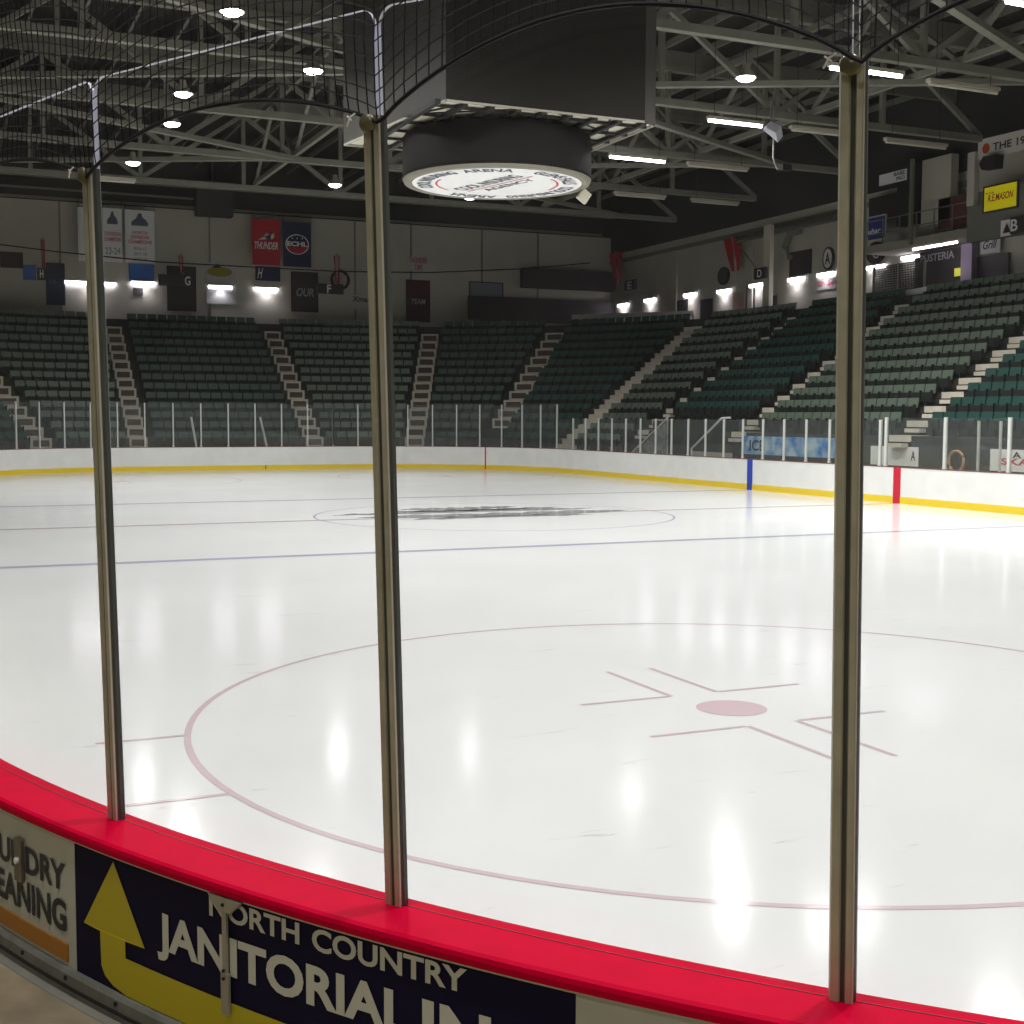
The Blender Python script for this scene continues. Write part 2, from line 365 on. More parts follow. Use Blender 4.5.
for z in (1.008, .80, .775): b = MB(); b.box(0, -.004, z-.004, .006, .004, z+.004, T); b.build('screw', M_BLACK, o)
T = Matrix.Translation(npt(112.42, 8.935, .875))@Matrix.Rotation(math.radians(112.42), 4, 'Z'); b = MB(); b.box(0, -.028, -.085, .012, .028, .075, T)
o = nput(b.build('gate_latch', mat('latch', (.16, .14, .10), .5, .4))); b = MB(); b.tube([T@Vector((.0, 0, -.005)), T@Vector((.022, 0, -.005))], .012, 10); b.build('bolt', M_WHITE, o)

# ------------------------------------------------------------------ near glass, posts and net
POSTS = [106.3, 114.98, 123.72, 132.29, 141.0]
TOPS = [(.0, .03), (.0047, .044), (.017, .052), (.014, .017), (.01, .01)]
PLAB = ['grey metal glass post beyond the left edge', 'leftmost grey metal post standing on the red cap rail', 'middle grey metal post standing on the red cap rail between arrow sign lettering',
        'rightmost and widest grey metal post on the red cap rail', 'grey metal post beyond the right edge']
def near_post(i):
    a = POSTS[i]; P = npt(a, 8.755, 1.074); root = empty('stanchion', P, math.radians(a))
    tag(root, PLAB[i], 'post')
    H = 3.345-1.074; dx, dy = TOPS[i]
    Tl = Matrix.Rotation(-math.radians(a), 3, 'Z')@Vector((dx, dy, 0))
    def sweep(poly, z0=0, z1=H):
        b = MB(); n = len(poly); vs = []
        for z in (z0, z1):
            vs += [(x+Tl.x*z/H, y+Tl.y*z/H, z) for x, y in poly]
        b.add(vs, [(k, (k+1) % n, n+(k+1) % n, n+k) for k in range(n)]+[tuple(range(n))[::-1], tuple(range(n, 2*n))]); return b
    body = [(.002, -.032), (.002, .027), (.016, .029), (.032, .026), (.036, .010), (.028, .006), (.028, -.004), (.036, -.008), (.034, -.027), (.016, -.034)]
    # local +x is outward, local +y is anticlockwise = right in the picture
    sweep(body).build('post_body', M_POST, root)
    sweep([(.0283, -.0038), (.0283, .0058), (.0300, .0058), (.0300, -.0038)], .0, H).build('post_groove', M_POSTD, root)
    sweep([(.026, .0275), (.016, .0315), (.000, .0315), (.000, .0275)], 0, H).build('post_edge_strip', M_POSTD, root)
    sweep([(.0325, .0245), (.0345, .0255), (.0325, .0280), (.0295, .0280)], 0, H).build('post_bead', M_POSTL, root)
    # knob holding the net rope
    b = MB(); c = Vector((.040+Tl.x, Tl.y-.004, H-.022))
    n = 20; prof = [(.0, .025), (.008, .026), (.013, .022), (.018, .013), (.020, 0.0001)]; vs = []
    for px, r in prof: vs += [c+Vector((px, r*math.cos(2*PI*q/n), r*math.sin(2*PI*q/n))) for q in range(n)]
    b.add(vs, [(j*n+q, j*n+(q+1) % n, (j+1)*n+(q+1) % n, (j+1)*n+q) for j in range(len(prof)-1) for q in range(n)])
    k = b.build('rope_knob', mat('knob', (.13, .12, .06), .35, .3), root, True)
    b = MB(); c2 = c+Vector((.022, -.045, .012)); b.tube([c2+Vector((0, -.014, -.018)), c2+Vector((.004, .0, .004)), c2+Vector((0, .016, .014))], .0028, 5); b.tube([c2+Vector((0, -.012, .010)), c2+Vector((.004, .006, -.004))], .0024, 5)
    b.build('cable_tie', M_WHITE, root)
for i in range(5): near_post(i)
GLAB = ['tall clear glass pane left of the leftmost post', 'tall clear glass pane between the leftmost and middle posts', 'tall clear glass pane between the middle and rightmost posts', 'tall clear glass pane right of the rightmost post']
for i in range(4):
    a0, a1 = POSTS[i]+.05, POSTS[i+1]-.05
    d0, d1 = Vector((*TOPS[i], 0)), Vector((*TOPS[i+1], 0))
    z0, z1 = 1.0745, 3.652
    def gp(s, z):
        p0 = npt(a0, 8.745, 0); p1 = npt(a1, 8.745, 0); k = (z-z0)/2.24
        return (p0+d0*k).lerp(p1+d1*k, s)+Vector((0, 0, z))
    W = (npt(a1, 8.745, 0)-npt(a0, 8.745, 0)).length; nrm = npt((a0+a1)/2, 1, 0)-npt(0, 0, 0); nrm = Vector((math.cos(math.radians((a0+a1)/2)), math.sin(math.radians((a0+a1)/2)), 0))
    R_ = .05; out = [(0, z0), (W, z0)]
    out += [(W-R_+R_*math.cos(t), z1-R_+R_*math.sin(t)) for t in [PI/2*q/5 for q in range(6)]]
    out += [(R_-R_*math.sin(t), z1-R_+R_*math.cos(t)) for t in [PI/2*q/5 for q in range(6)]]
    b = MB(); n = len(out); th = .013
    vs = [gp(s/W, z)+nrm*e for e in (-th/2, th/2) for s, z in out]
    b.mi = 0; b.add(vs, [tuple(range(n))[::-1], tuple(range(n, 2*n))])
    base = 0
    for q in range(n):
        b.f.append((q, (q+1) % n, n+(q+1) % n, n+q)); b.m.append(1 if q != 0 else 0)
    o = b.build('glass_shield', [M_GLASS, M_EDGE]); tag(o, GLAB[i], 'glass pane')
# net
HS = [.13, .14, .215, .2]
def rope_z(a):
    for i in range(4):
        if POSTS[i] <= a <= POSTS[i+1]:
            t = (a-POSTS[i])/(POSTS[i+1]-POSTS[i]); return 3.312+HS[i]*abs(math.sin(PI*t))**.75
    return 3.312
net = empty('safety_net', npt(124, 8.84, 3.29)); NL = net.location.copy()
tag(net, 'black knotted safety net with scalloped rope edge hanging above the glass', 'net')
b = MB(); NP = 220; pts = []
for i in range(NP+1):
    a = POSTS[0]+(POSTS[-1]-POSTS[0])*i/NP; pts.append(npt(a, 8.836, rope_z(a)))
b.tube(pts, .0062, 6); o = b.build('edge_rope', M_ROPE, net); o.matrix_parent_inverse = Matrix.Translation(-NL)
b = MB(); rng = random.Random(3); NA = 140; NZ = 28; CELL = .042
def netz(a, j):
    rz = rope_z(a)-3.312
    return 3.312+CELL*j+rz*max(0, 1-j*.010)+.006*math.sin(a*1.3+j*.7)
def neta(i, j):
    a = POSTS[0]+(POSTS[-1]-POSTS[0])*i/NA
    # the strands gather towards the posts
    k = min(range(5), key=lambda q: abs(POSTS[q]-a)); d = a-POSTS[k]
    g = .25*math.exp(-(d/1.0)**2)*max(0, 1-j/14)
    return a-d*g
grid = [[npt(neta(i, j), 8.838+.012*math.sin(i*.21)*math.sin(j*.33)+.004*rng.random()*(j > 0), netz(neta(i, j), j)) for j in range(NZ)] for i in range(NA+1)]
def strand(P):
    r = .0023; n = len(P); vs = []
    for p in P: vs += [p+Vector((0, 0, r)), p+Vector((r*.8, -r*.6, -r*.7)), p+Vector((-r*.8, r*.6, -r*.7))]
    b.add(vs, [(3*k+q, 3*k+(q+1) % 3, 3*k+3+(q+1) % 3, 3*k+3+q) for k in range(n-1) for q in range(3)])
def vstrand(P):
    r = .0023; n = len(P); vs = []
    for p in P: vs += [p+Vector((r, 0, 0)), p+Vector((-r*.5, r*.87, 0)), p+Vector((-r*.5, -r*.87, 0))]
    b.add(vs, [(3*k+q, 3*k+(q+1) % 3, 3*k+3+(q+1) % 3, 3*k+3+q) for k in range(n-1) for q in range(3)])
for i in range(NA+1): vstrand(grid[i])
for j in range(NZ): strand([grid[i][j] for i in range(NA+1)])
o = b.build('net_mesh', M_NET, net); o.matrix_parent_inverse = Matrix.Translation(-NL)

# ------------------------------------------------------------------ far glass posts and panes
def rest_pt(s_kind, v, off=0):
    if s_kind == 'E': return Vector((HXF+off, v, 0)), 0
    if s_kind == 'R': return Vector((21.77+(RC+off)*math.cos(math.radians(v)), -4.42+(RC+off)*math.sin(math.radians(v)), 0)), v
    if s_kind == 'L': return Vector((21.77+(RC+off)*math.cos(math.radians(v)), 4.42+(RC+off)*math.sin(math.radians(v)), 0)), v
    return Vector((v, -HYR-off, 0)), -90
nodes = []
stepd = math.degrees(1.22/8.6)
for k in range(6, 0, -1): nodes.append(('L', k*stepd, 3.1))
y = 4.42
while y > -4.42: nodes.append(('E', y, 3.1)); y -= 1.2628
ang = 0.0
while ang > -86: nodes.append(('R', ang, 3.1)); ang -= stepd
x = 21.6
while x > .6: nodes.append(('S', x, 2.47)); x -= 1.22
for x in (.6, -1.9, -4.3, -6.7, -9.1): nodes.append(('S', x, 2.55))
ORD = ['first', 'second', 'third', 'fourth', 'fifth', 'sixth', 'seventh', 'eighth', 'ninth', 'tenth', 'eleventh', 'twelfth', 'thirteenth', 'fourteenth', 'fifteenth', 'sixteenth', 'seventeenth', 'eighteenth', 'nineteenth', 'twentieth']
TENS = {2: 'twenty', 3: 'thirty', 4: 'forty', 5: 'fifty', 6: 'sixty'}
TENO = {3: 'thirtieth', 4: 'fortieth', 5: 'fiftieth', 6: 'sixtieth'}
def ordw(n):
    if n <= 20: return ORD[n-1]
    return TENO[n//10] if n % 10 == 0 else TENS[n//10]+'-'+ORD[n % 10-1]
pd = {}
def far_post_mesh(h, w):
    if (h, w) not in pd:
        b = MB(); b.box(-.035, -w/2, 0, .035, w/2, h); b.box(-.045, -w/2-.01, 0, .045, w/2+.01, .06); o = b.build('stanchion', M_FPOST); pd[(h, w)] = o.data; bpy.data.objects.remove(o)
    return pd[(h, w)]
vis = 0
for i, (k, v, zt) in enumerate(nodes):
    P, a = rest_pt(k, v, .06); P.z = 1.085
    px = proj(P)
    wide = k == 'S' and v < 1
    o = bpy.data.objects.new('stanchion', far_post_mesh(round(zt-1.085, 3), .09 if wide else .05)); COL.objects.link(o); o.location = P; o.rotation_euler = (0, 0, math.radians(a))
    if -20 < px[0] < 1030: vis += 1
    tag(o, ('thin pale glass post on the far boards, %s from the left' if not wide else 'thick pale glass post by the bench opening, %s along the boards') % ordw(i+1), 'post', 'glass posts on the far boards')
for i in range(len(nodes)-1):
    (k0, v0, z0), (k1, v1, z1) = nodes[i], nodes[i+1]
    P, _ = rest_pt(k0, v0, .06); Q, _ = rest_pt(k1, v1, .06); zt = min(z0, z1)-.02
    d = (Q-P).normalized(); c = (P+Q)/2; L = (Q-P).length/2-.05; nn = Vector((-d.y, d.x, 0))*.006
    b = MB(); vs = [d*(s*L)+nn*e+Vector((0, 0, z)) for z in (0, zt-1.088) for s, e in ((-1, -1), (1, -1), (1, 1), (-1, 1))]
    b.add(vs, [(0, 3, 2, 1), (4, 5, 6, 7), (0, 1, 5, 4), (1, 2, 6, 5), (2, 3, 7, 6), (3, 0, 4, 7)])
    o = b.build('glass_shield', M_FGLASS); o.location = (c.x, c.y, 1.088)
    tag(o, 'clear glass pane on the far boards, %s from the left' % ordw(i+1), 'glass pane', 'glass panes on the far boards')
# rear posts of the bench enclosure
for i, x in enumerate((.05, -1.35, -2.2, -3.55, -5.2, -6.0)):
    b = MB(); b.box(-.03, -.03, 0, .03, .03, 2.05); b.box(-.05, -.05, 0, .05, .05, .03); o = b.build('stanchion', M_FPOST); o.location = (x, -14.75, .40)
    tag(o, 'pale post at the back of the bench box, %s from the left' % ordw(i+1), 'post', 'posts behind the bench')

# ------------------------------------------------------------------ seating bowl
RUN, RISE, D0, Z0, NR = .72, .475, 1.2, 1.0, 14
def bowl(k, v, d): return rest_pt(k, v, d)
def pieces_path(pieces, d, n=10):
    out = []
    for k, a, c in pieces:
        m = 1 if k in 'ES' else max(2, int(abs(a-c)/3))
        for i in range(m+1): out.append(bowl(k, a+(c-a)*i/m, d)[0])
    return out
WHOLE = [('L', 62, 0), ('E', 4.42, -4.42), ('R', 0, -90)]
SIDE = [('S', 21.77, -12.0)]
def tiers(pieces, i0, name):
    b = MB()
    for i in range(i0, NR+1):
        d = D0+RUN*i; z = Z0+RISE*i; last = i == NR
        d1 = d+RUN if not last else 20
        if last: d1 = 13.9
        p0 = pieces_path(pieces, d); p1 = pieces_path(pieces, d1); n = len(p0)
        zb = (z-RISE) if i > i0 else 0.0
        vs = [(p.x, p.y, zb) for p in p0]+[(p.x, p.y, z) for p in p0]+[(p.x, p.y, z) for p in p1]
        fs = [(q, q+1, n+q+1, n+q) for q in range(n-1)]+[(n+q, n+q+1, 2*n+q+1, 2*n+q) for q in range(n-1)]
        b.add(vs, fs)
    o = b.build(name, M_TIER); tag(o, kind='structure')
tiers(WHOLE, 0, 'floor_end_tiers'); tiers(SIDE, 2, 'floor_side_tiers')
b = MB(); b.add([(14, -15.6, .4), (-14, -15.6, .4), (-14, -13.05, .4), (14, -13.05, .4)], [(0, 1, 2, 3)])
tag(b.build('floor_bench', M_CONC), kind='structure')
b = MB(); po = rest(.11); pp = [Vector((x, y, 0)) for x, y in po]; 
q0 = pieces_path(WHOLE, .10); q1 = pieces_path(WHOLE, 1.25); n = len(q0)
b.add([(p.x, p.y, .35) for p in q0]+[(p.x, p.y, .35) for p in q1], [(i, i+1, n+i+1, n+i) for i in range(n-1)]); tag(b.build('floor_walkway', M_CONC), kind='structure')

# seats
DKI = 1
M_PAN = mat('seat_pan', (.010, .016, .013), .8)
def seat_geo(b, T):
    k = b.mi
    b.box(-.045, -.235, .47, .0, .235, .80, T@Matrix.Rotation(.16, 4, 'Y')@Matrix.Translation((.10, 0, 0)))
    b.mi = DKI
    b.box(-.10, -.215, .20, -.05, .215, .50, T@Matrix.Rotation(-.06, 4, 'Y')@Matrix.Translation((.10, 0, 0)))
    b.box(-.03, -.03, .0, .03, .03, .40, T); b.box(-.06, -.262, .28, .06, -.245, .56, T)
    b.mi = k
SECTIONS = [  # pieces, first row, material, wording
    ([('L', 48, 25)], 0, M_SEATD, 'dark teal', 'the bottom left corner section'),
    ([('L', 25, 0)], 0, M_SEATL, 'grey-green', 'the section behind the leftmost post'),
    ([('E', 4.42, -3.85)], 0, M_SEATM, 'deep green', 'the section under the white banners'),
    ([('E', -3.85, -4.42), ('R', 0, -25.3)], 0, M_SEATL, 'grey-green', 'the section behind the middle post'),
    ([('R', -25.3, -47)], 0, M_SEATM, 'deep green', 'the section right of the middle post'),
    ([('R', -47, -73.5)], 0, M_SEATD, 'dark teal', 'in section under white rail'),
    ([('R', -73.5, -90), ('S', 21.77, 19.8)], 0, M_SEATL, 'grey-green', 'in section left of tunnel'),
    ([('S', 19.8, 12.3)], 3, M_SEATD, 'dark teal', 'in section left of rightmost post'),
    ([('S', 12.3, 3.0)], 2, M_SEATL, 'grey-green', 'in section behind rightmost post'),
    ([('S', 3.0, -6.5)], 2, M_SEATD, 'dark teal', 'in section at right edge')]
seats = []
for si, (pc, r0, m, col, word) in enumerate(SECTIONS):
    for i in range(r0, NR):
        d = D0+RUN*i+.42; z = Z0+RISE*i
        lens = [abs(c-a) if k in 'ES' else math.radians(abs(a-c))*(RC+d) for k, a, c in pc]; L = sum(lens); n = int((L-1.1)/.53)
        if n < 1: continue
        st = (L-n*.53)/2
        for q in range(n):
            s = st+(q+.5)*.53; pi = 0
            while pi < len(pc)-1 and s > lens[pi]: s -= lens[pi]; pi += 1
            k, a, c = pc[pi]; P, an = bowl(k, a+(c-a)*s/lens[pi], d); P.z = z
            seats.append((si, i-r0, q, P, an))
inview = []
for s in seats:
    x, y_, zz = proj(s[3]+Vector((0, 0, .6)))
    if -5 < x < 1029 and not 832 < x < 868 and not(373 < x < 400) and not (90 < x < 112) and y_ < 458: inview.append((zz, s))
inview.sort(key=lambda t: t[0])
pick = set(id(s) for _, s in inview[:300])
smesh = {}
for si in range(10):
    m = SECTIONS[si][2]; b = MB()
    if m.name not in smesh:
        seat_geo(b, Matrix.Identity(4)); o = b.build('arena_seat', [m, M_PAN]); smesh[m.name] = o.data; bpy.data.objects.remove(o)
rest_b = {}; DKI = 3
for s in seats:
    si, row, q, P, an = s
    if id(s) in pick:
        o = bpy.data.objects.new('arena_seat', smesh[SECTIONS[si][2].name]); COL.objects.link(o); o.location = P; o.rotation_euler = (0, 0, math.radians(an))
        tag(o, '%s seat, %s row up, %s from left, %s' % (SECTIONS[si][3], ordw(row+1), ordw(q+1), SECTIONS[si][4]), 'seat', 'folding seats in the side stands')
    else:
        b = rest_b.setdefault('all', MB()); b.mi = [M_SEATL, M_SEATD, M_SEATM].index(SECTIONS[si][2])
        seat_geo(b, Matrix.Translation(P)@Matrix.Rotation(math.radians(an), 4, 'Z'))
for b in rest_b.values():
    o = b.build('arena_seats', [M_SEATL, M_SEATD, M_SEATM, M_PAN]); tag(o, 'rows of folding green seats filling the far end and corner stands', 'seats', kind='stuff')

# aisle stairs
AISLES = [('L', 25, 1.05, 0, 'aisle stairs at the bottom left corner of the far stands', True), ('E', 4.46, .84, 0, 'aisle stairs just right of the leftmost post', True),
          ('E', -4.0, .90, 0, 'aisle stairs leaning left between leftmost and middle posts', True), ('R', -25.3, .98, 0, 'aisle stairs just right of the middle post', True),
          ('R', -47, 1.1, 3, 'short aisle stairs ending above the boards in the far corner', True), ('R', -73.5, 1.45, 0, 'wide all-pale aisle stairs right of the far corner section', False),
          ('S', 19.8, .95, 2, 'narrow stepped aisle right of the wide pale stairs', False), ('S', 12.3, 1.0, 2, 'stepped aisle rising towards the rightmost post', False),
          ('S', 3.0, 1.05, 2, 'stepped aisle nearest the right edge of the side stands', False)]
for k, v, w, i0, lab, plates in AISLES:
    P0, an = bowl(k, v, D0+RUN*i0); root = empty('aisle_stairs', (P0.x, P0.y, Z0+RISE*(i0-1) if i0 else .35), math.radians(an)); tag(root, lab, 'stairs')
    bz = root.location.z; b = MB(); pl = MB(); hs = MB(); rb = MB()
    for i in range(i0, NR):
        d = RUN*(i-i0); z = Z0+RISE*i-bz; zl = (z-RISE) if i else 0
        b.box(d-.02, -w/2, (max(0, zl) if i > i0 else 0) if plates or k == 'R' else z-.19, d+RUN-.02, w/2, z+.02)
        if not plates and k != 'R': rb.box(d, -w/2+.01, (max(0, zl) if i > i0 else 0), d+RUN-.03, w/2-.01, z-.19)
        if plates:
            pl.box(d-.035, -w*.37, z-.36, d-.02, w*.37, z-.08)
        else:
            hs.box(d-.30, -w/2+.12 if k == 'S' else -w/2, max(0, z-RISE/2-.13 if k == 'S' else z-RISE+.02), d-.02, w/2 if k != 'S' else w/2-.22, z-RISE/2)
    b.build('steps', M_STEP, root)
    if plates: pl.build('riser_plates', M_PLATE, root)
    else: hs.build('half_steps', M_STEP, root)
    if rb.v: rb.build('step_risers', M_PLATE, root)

# ------------------------------------------------------------------ walls, floors, roof shell
XE, YR, XB, YL = 44.0, -26.8, -46.0, 27.0
ZR = 17.0
def quad(name, pts, m):
    b = MB(); b.add(pts, [tuple(range(len(pts)))]); return tag(b.build(name, m), kind='structure')
def slab(name, x0, y0, z0, x1, y1, z1, m):
    b = MB(); b.box(x0, y0, z0, x1, y1, z1); return tag(b.build(name, m), kind='structure')
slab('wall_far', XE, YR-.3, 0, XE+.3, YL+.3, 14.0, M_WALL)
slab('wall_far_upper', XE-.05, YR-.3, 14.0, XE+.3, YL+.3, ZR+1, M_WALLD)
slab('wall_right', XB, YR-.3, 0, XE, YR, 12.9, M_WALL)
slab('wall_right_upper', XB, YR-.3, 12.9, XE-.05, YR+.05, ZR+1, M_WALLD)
slab('wall_left', XB, YL, 0, XE, YL+.3, ZR+1, M_WALL)
slab('wall_back', XB-.3, YR-.3, 0, XB, YL+.3, ZR+1, M_WALL)
slab('ceiling', XB-.3, YR-.3, ZR, XE+.3, YL+.3, ZR+.3, M_DECK)
slab('trim_right', XB, YR, 12.28, XE-.05, YR+.14, 12.5, M_STEEL)
slab('floor_base', XB, YR-.3, -.6, XE+.3, YL+.3, -.2, M_CONC)
# raised walkway floor outside the near corner
b = MB(); n = 60; vs = []
for i in range(n+1):
    a = 90+(190-90)*i/n; vs += [npt(a, 8.97, .47), npt(a, 13.6, .47)]
vs = [Vector((-12, NC[1]+8.97, .47)), Vector((-12, NC[1]+13.6, .47))]+vs; n += 1
b.add(vs, [(2*i, 2*i+1, 2*i+3, 2*i+2) for i in range(n)])
tag(b.build('floor_walkway_near', M_CONC), kind='structure')
# low tiers behind the camera
b = MB(); prev = .47
for i in range(9):
    r = 13.6+.8*i; z = .47+.42*(i+1); vs = []; n = 50
    for q in range(n+1):
        a = 60+(190-60)*q/n; vs += [npt(a, r, z-.42), npt(a, r, z), npt(a, r+.8, z)]
    b.add(vs, [(3*q, 3*q+1, 3*q+4, 3*q+3) for q in range(n)]+[(3*q+1, 3*q+2, 3*q+5, 3*q+4) for q in range(n)])
tag(b.build('floor_near_tiers', mat('near_tier', (.2, .19, .16), .8)), kind='structure')
# pilasters / wall joints
b = MB()
for X in (35.9, 28.1): b.box(X-.22, YR, 7.65, X+.22, YR+.12, 12.3)
tag(b.build('trim_pilasters', M_WALL), kind='structure')
b = MB()
for Yy in (10.5, 6.8, -1.2, -9.7, -13.2, -17.8, -21.6): b.box(XE-.06, Yy-.04, 7.65, XE, Yy+.04, 14)
tag(b.build('trim_far_joints', mat('joint', (.20, .19, .16), .8)), kind='structure')

# roof trusses across the rink
XS = [-22, -15, -8, -1, 6, 13, 20, 27]
ZB, ZT = 12.5, 15.7
for i, X in enumerate(XS):
    root = empty('roof_truss', (X, 0, ZB)); tag(root, 'pale steel roof truss spanning across the rink, %s from the front' % ordw(i+1), 'roof truss', 'cross trusses under the roof')
    b = MB(); b.box(-.13, -21.4, -.11, .13, 26.8, .11); b.build('bottom_chord', M_STEEL, root)
    b = MB(); b.box(-.13, -21.4, ZT-ZB-.12, .13, 26.8, ZT-ZB+.12); b.build('top_chord', M_STEEL, root)
    b = MB(); c = MB(); y0 = -21.4; n = 11; st = 48.2/n
    for q in range(n):
        a_ = y0+q*st
        if q: b = MB(); b.bar((0, a_, .1), (0, a_, ZT-ZB-.1), .16); b.build('web_post', M_STEEL, root)
        c = MB()
        if q % 2 == 0: c.bar((0, a_, .08), (0, a_+st, ZT-ZB-.1), .17)
        else: c.bar((0, a_, ZT-ZB-.1), (0, a_+st, .08), .17)
        c.build('web_diagonal', M_STEEL, root)
for i, Y in enumerate((-14, 0, 14)):
    root = empty('roof_truss', (0, Y, ZB)); tag(root, 'steel truss running lengthwise under the roof, %s from the right wall' % ordw(i+1), 'roof truss', 'lengthwise trusses under the roof')
    b = MB(); b.box(-30, -.08, .12, 27.1, .08, .3); b.build('bottom_chord', M_STEEL, root)
    b = MB(); b.box(-30, -.08, ZT-ZB-.36, 27.1, .08, ZT-ZB-.14); b.build('top_chord', M_STEEL, root)
    b = MB()
    for q in range(len(XS)-1):
        xa, xb = XS[q]+.2, XS[q+1]-.2; xm = (xa+xb)/2
        b.bar((xa, 0, .3), (xm, 0, ZT-ZB-.35), .13); b.bar((xm, 0, ZT-ZB-.35), (xb, 0, .3), .13)
    b.build('web_diagonals', M_STEEL, root)
b = MB()
for q in range(len(XS)-1):
    for j, Y in enumerate((-18, 0)):
        if (q+j) % 2: b.bar((XS[q], Y, ZB+.05), (XS[q+1], Y+14, ZB+.05), .24, .16)
        else: b.bar((XS[q], Y+14, ZB+.05), (XS[q+1], Y, ZB+.05), .24, .16)
tag(b.build('roof_bracing', M_STEEL), 'flat diagonal steel bracing lacing the truss bottom chords together', 'roof bracing')
b = MB(); y = -26
while y < 27: b.box(-35, y-.05, 16.35, 43.9, y+.05, 16.6); y += 1.7
b.box
tag(b.build('roof_joists', mat('joist', (.16, .155, .125), .8)), 'rows of slim roof joists right under the dark deck', 'roof joists', kind='structure')
b = MB()
for X in XS: b.box(X-.1, -26.6, 15.82, X+.1, 26.8, 16.35)
tag(b.build('roof_beams', mat('joist', (0, 0, 0))), 'deep beams above the cross trusses', 'beams', kind='structure')

for Y0, Y1, z, h, X in ((-26, 26, 14.05, .12, 43.8), (-26, 26, 14.9, .16, 42.1), (-.2, 26, 14.45, .1, 43.2)):
    b = MB(); b.box(-.1, Y0, 0, .1, Y1, h); o = b.build('wall_beam', M_STEEL); o.location = (X, 0, z); tag(o, kind='structure')
b = MB(); b.box(-.4, -1.1, 0, .4, .9, 1.9); b.tube([(0, 0, 1.9), (0, 0, 3.4)], .08, 6); o = b.build('air_handler', mat('dark_duct', (.05, .05, .045), .7)); o.location = (43.1, -1.2, 13.6); tag(o, 'dark square air unit high on the end wall left of the red banner', 'air unit')
# ------------------------------------------------------------------ lamps
def spot(root, loc, power, ang, size=.35, col=(1, .97, .95), blend=.6, rot=None):
    L = bpy.data.lights.new('lamp_light', 'SPOT'); L.energy = power; L.spot_size = math.radians(ang); L.spot_blend = blend; L.shadow_soft_size = size; L.color = col
    o = bpy.data.objects.new('lamp_light', L); COL.objects.link(o); o.parent = root; o.location = loc
    if rot: o.rotation_euler = rot
    return o
POW = 2500
lampn = [0]
def high_bay(P, label, lit=True, power=POW):
    root = empty('high_bay_lamp', P); tag(root, label, 'lamp')
    b = MB(); n = 16; prof = [(.05, .42), (.09, .40), (.11, .26), (.20, .14), (.30, .02), (.31, 0), (.28, .0), (.24, .03)]
    vs = []
    for r, z in prof: vs += [(r*math.cos(2*PI*q/n), r*math.sin(2*PI*q/n), z) for q in range(n)]
    b.add(vs, [(j*n+q, j*n+(q+1) % n, (j+1)*n+(q+1) % n, (j+1)*n+q) for j in range(len(prof)-1) for q in range(n)]+[tuple(range(n))])
    b.build('housing', M_POSTL, root, True)
    b = MB(); n = 16; vs = []
    for r, z in ((.25, .02), (.22, -.05), (.12, -.09), (.001, -.10)): vs += [(r*math.cos(2*PI*q/n), r*math.sin(2*PI*q/n), z) for q in range(n)]
    b.add(vs, [(j*n+q, (j+1)*n+q, (j+1)*n+(q+1) % n, j*n+(q+1) % n) for j in range(3) for q in range(n)]); b.build('lens', M_LAMP if lit else M_OFF, root, True)
    b = MB(); b.tube([(0, 0, .4), (0, 0, 12.55-P[2] if P[2] < 12 else .9)], .012, 5); b.build('hanger', M_BLACK, root)
    if lit: spot(root, (0, 0, -.14), power, 165, blend=.9)
LP = [((232, 12), 'bright round lamp highest at upper left above the net'), ((183, 94), 'bright round lamp above the leftmost bay of net'), ((172, 124), 'bright round lamp touching the net rope arch'),
      ((133, 163), 'bright round lamp just right of the leftmost post'), ((335, 185), 'bright round lamp just left of the middle post'), ((746, 78), 'bright round lamp right of the scoreboard box'), ((313, 71), 'small round lamp left of the middle post top')]
for (x, y), lab in LP:
    P = at(x, y, 'Z', 12.0); high_bay(P, lab, True, POW*.98)
OH = [(-26, 7), (-26, -3), (-18, 9), (-18, 0), (-18, -9), (-9, 10), (-9, 0.5), (-9, -9), (-6, 5), (-7, -4), (-10, -15), (-27, 14), (-34, 9), (-35, 16)]  # the weaker lamps around the camera are unseen, added to light the near posts
for i, (x, y) in enumerate(OH):
    px = proj((x, y, 12.0))
    high_bay(Vector((x, y, 12.0)), 'unseen round high-bay lamp overhead, %s of those out of view' % ordw(i+1), True, POW*(.85 if x > -30 and y < 12 else .5))
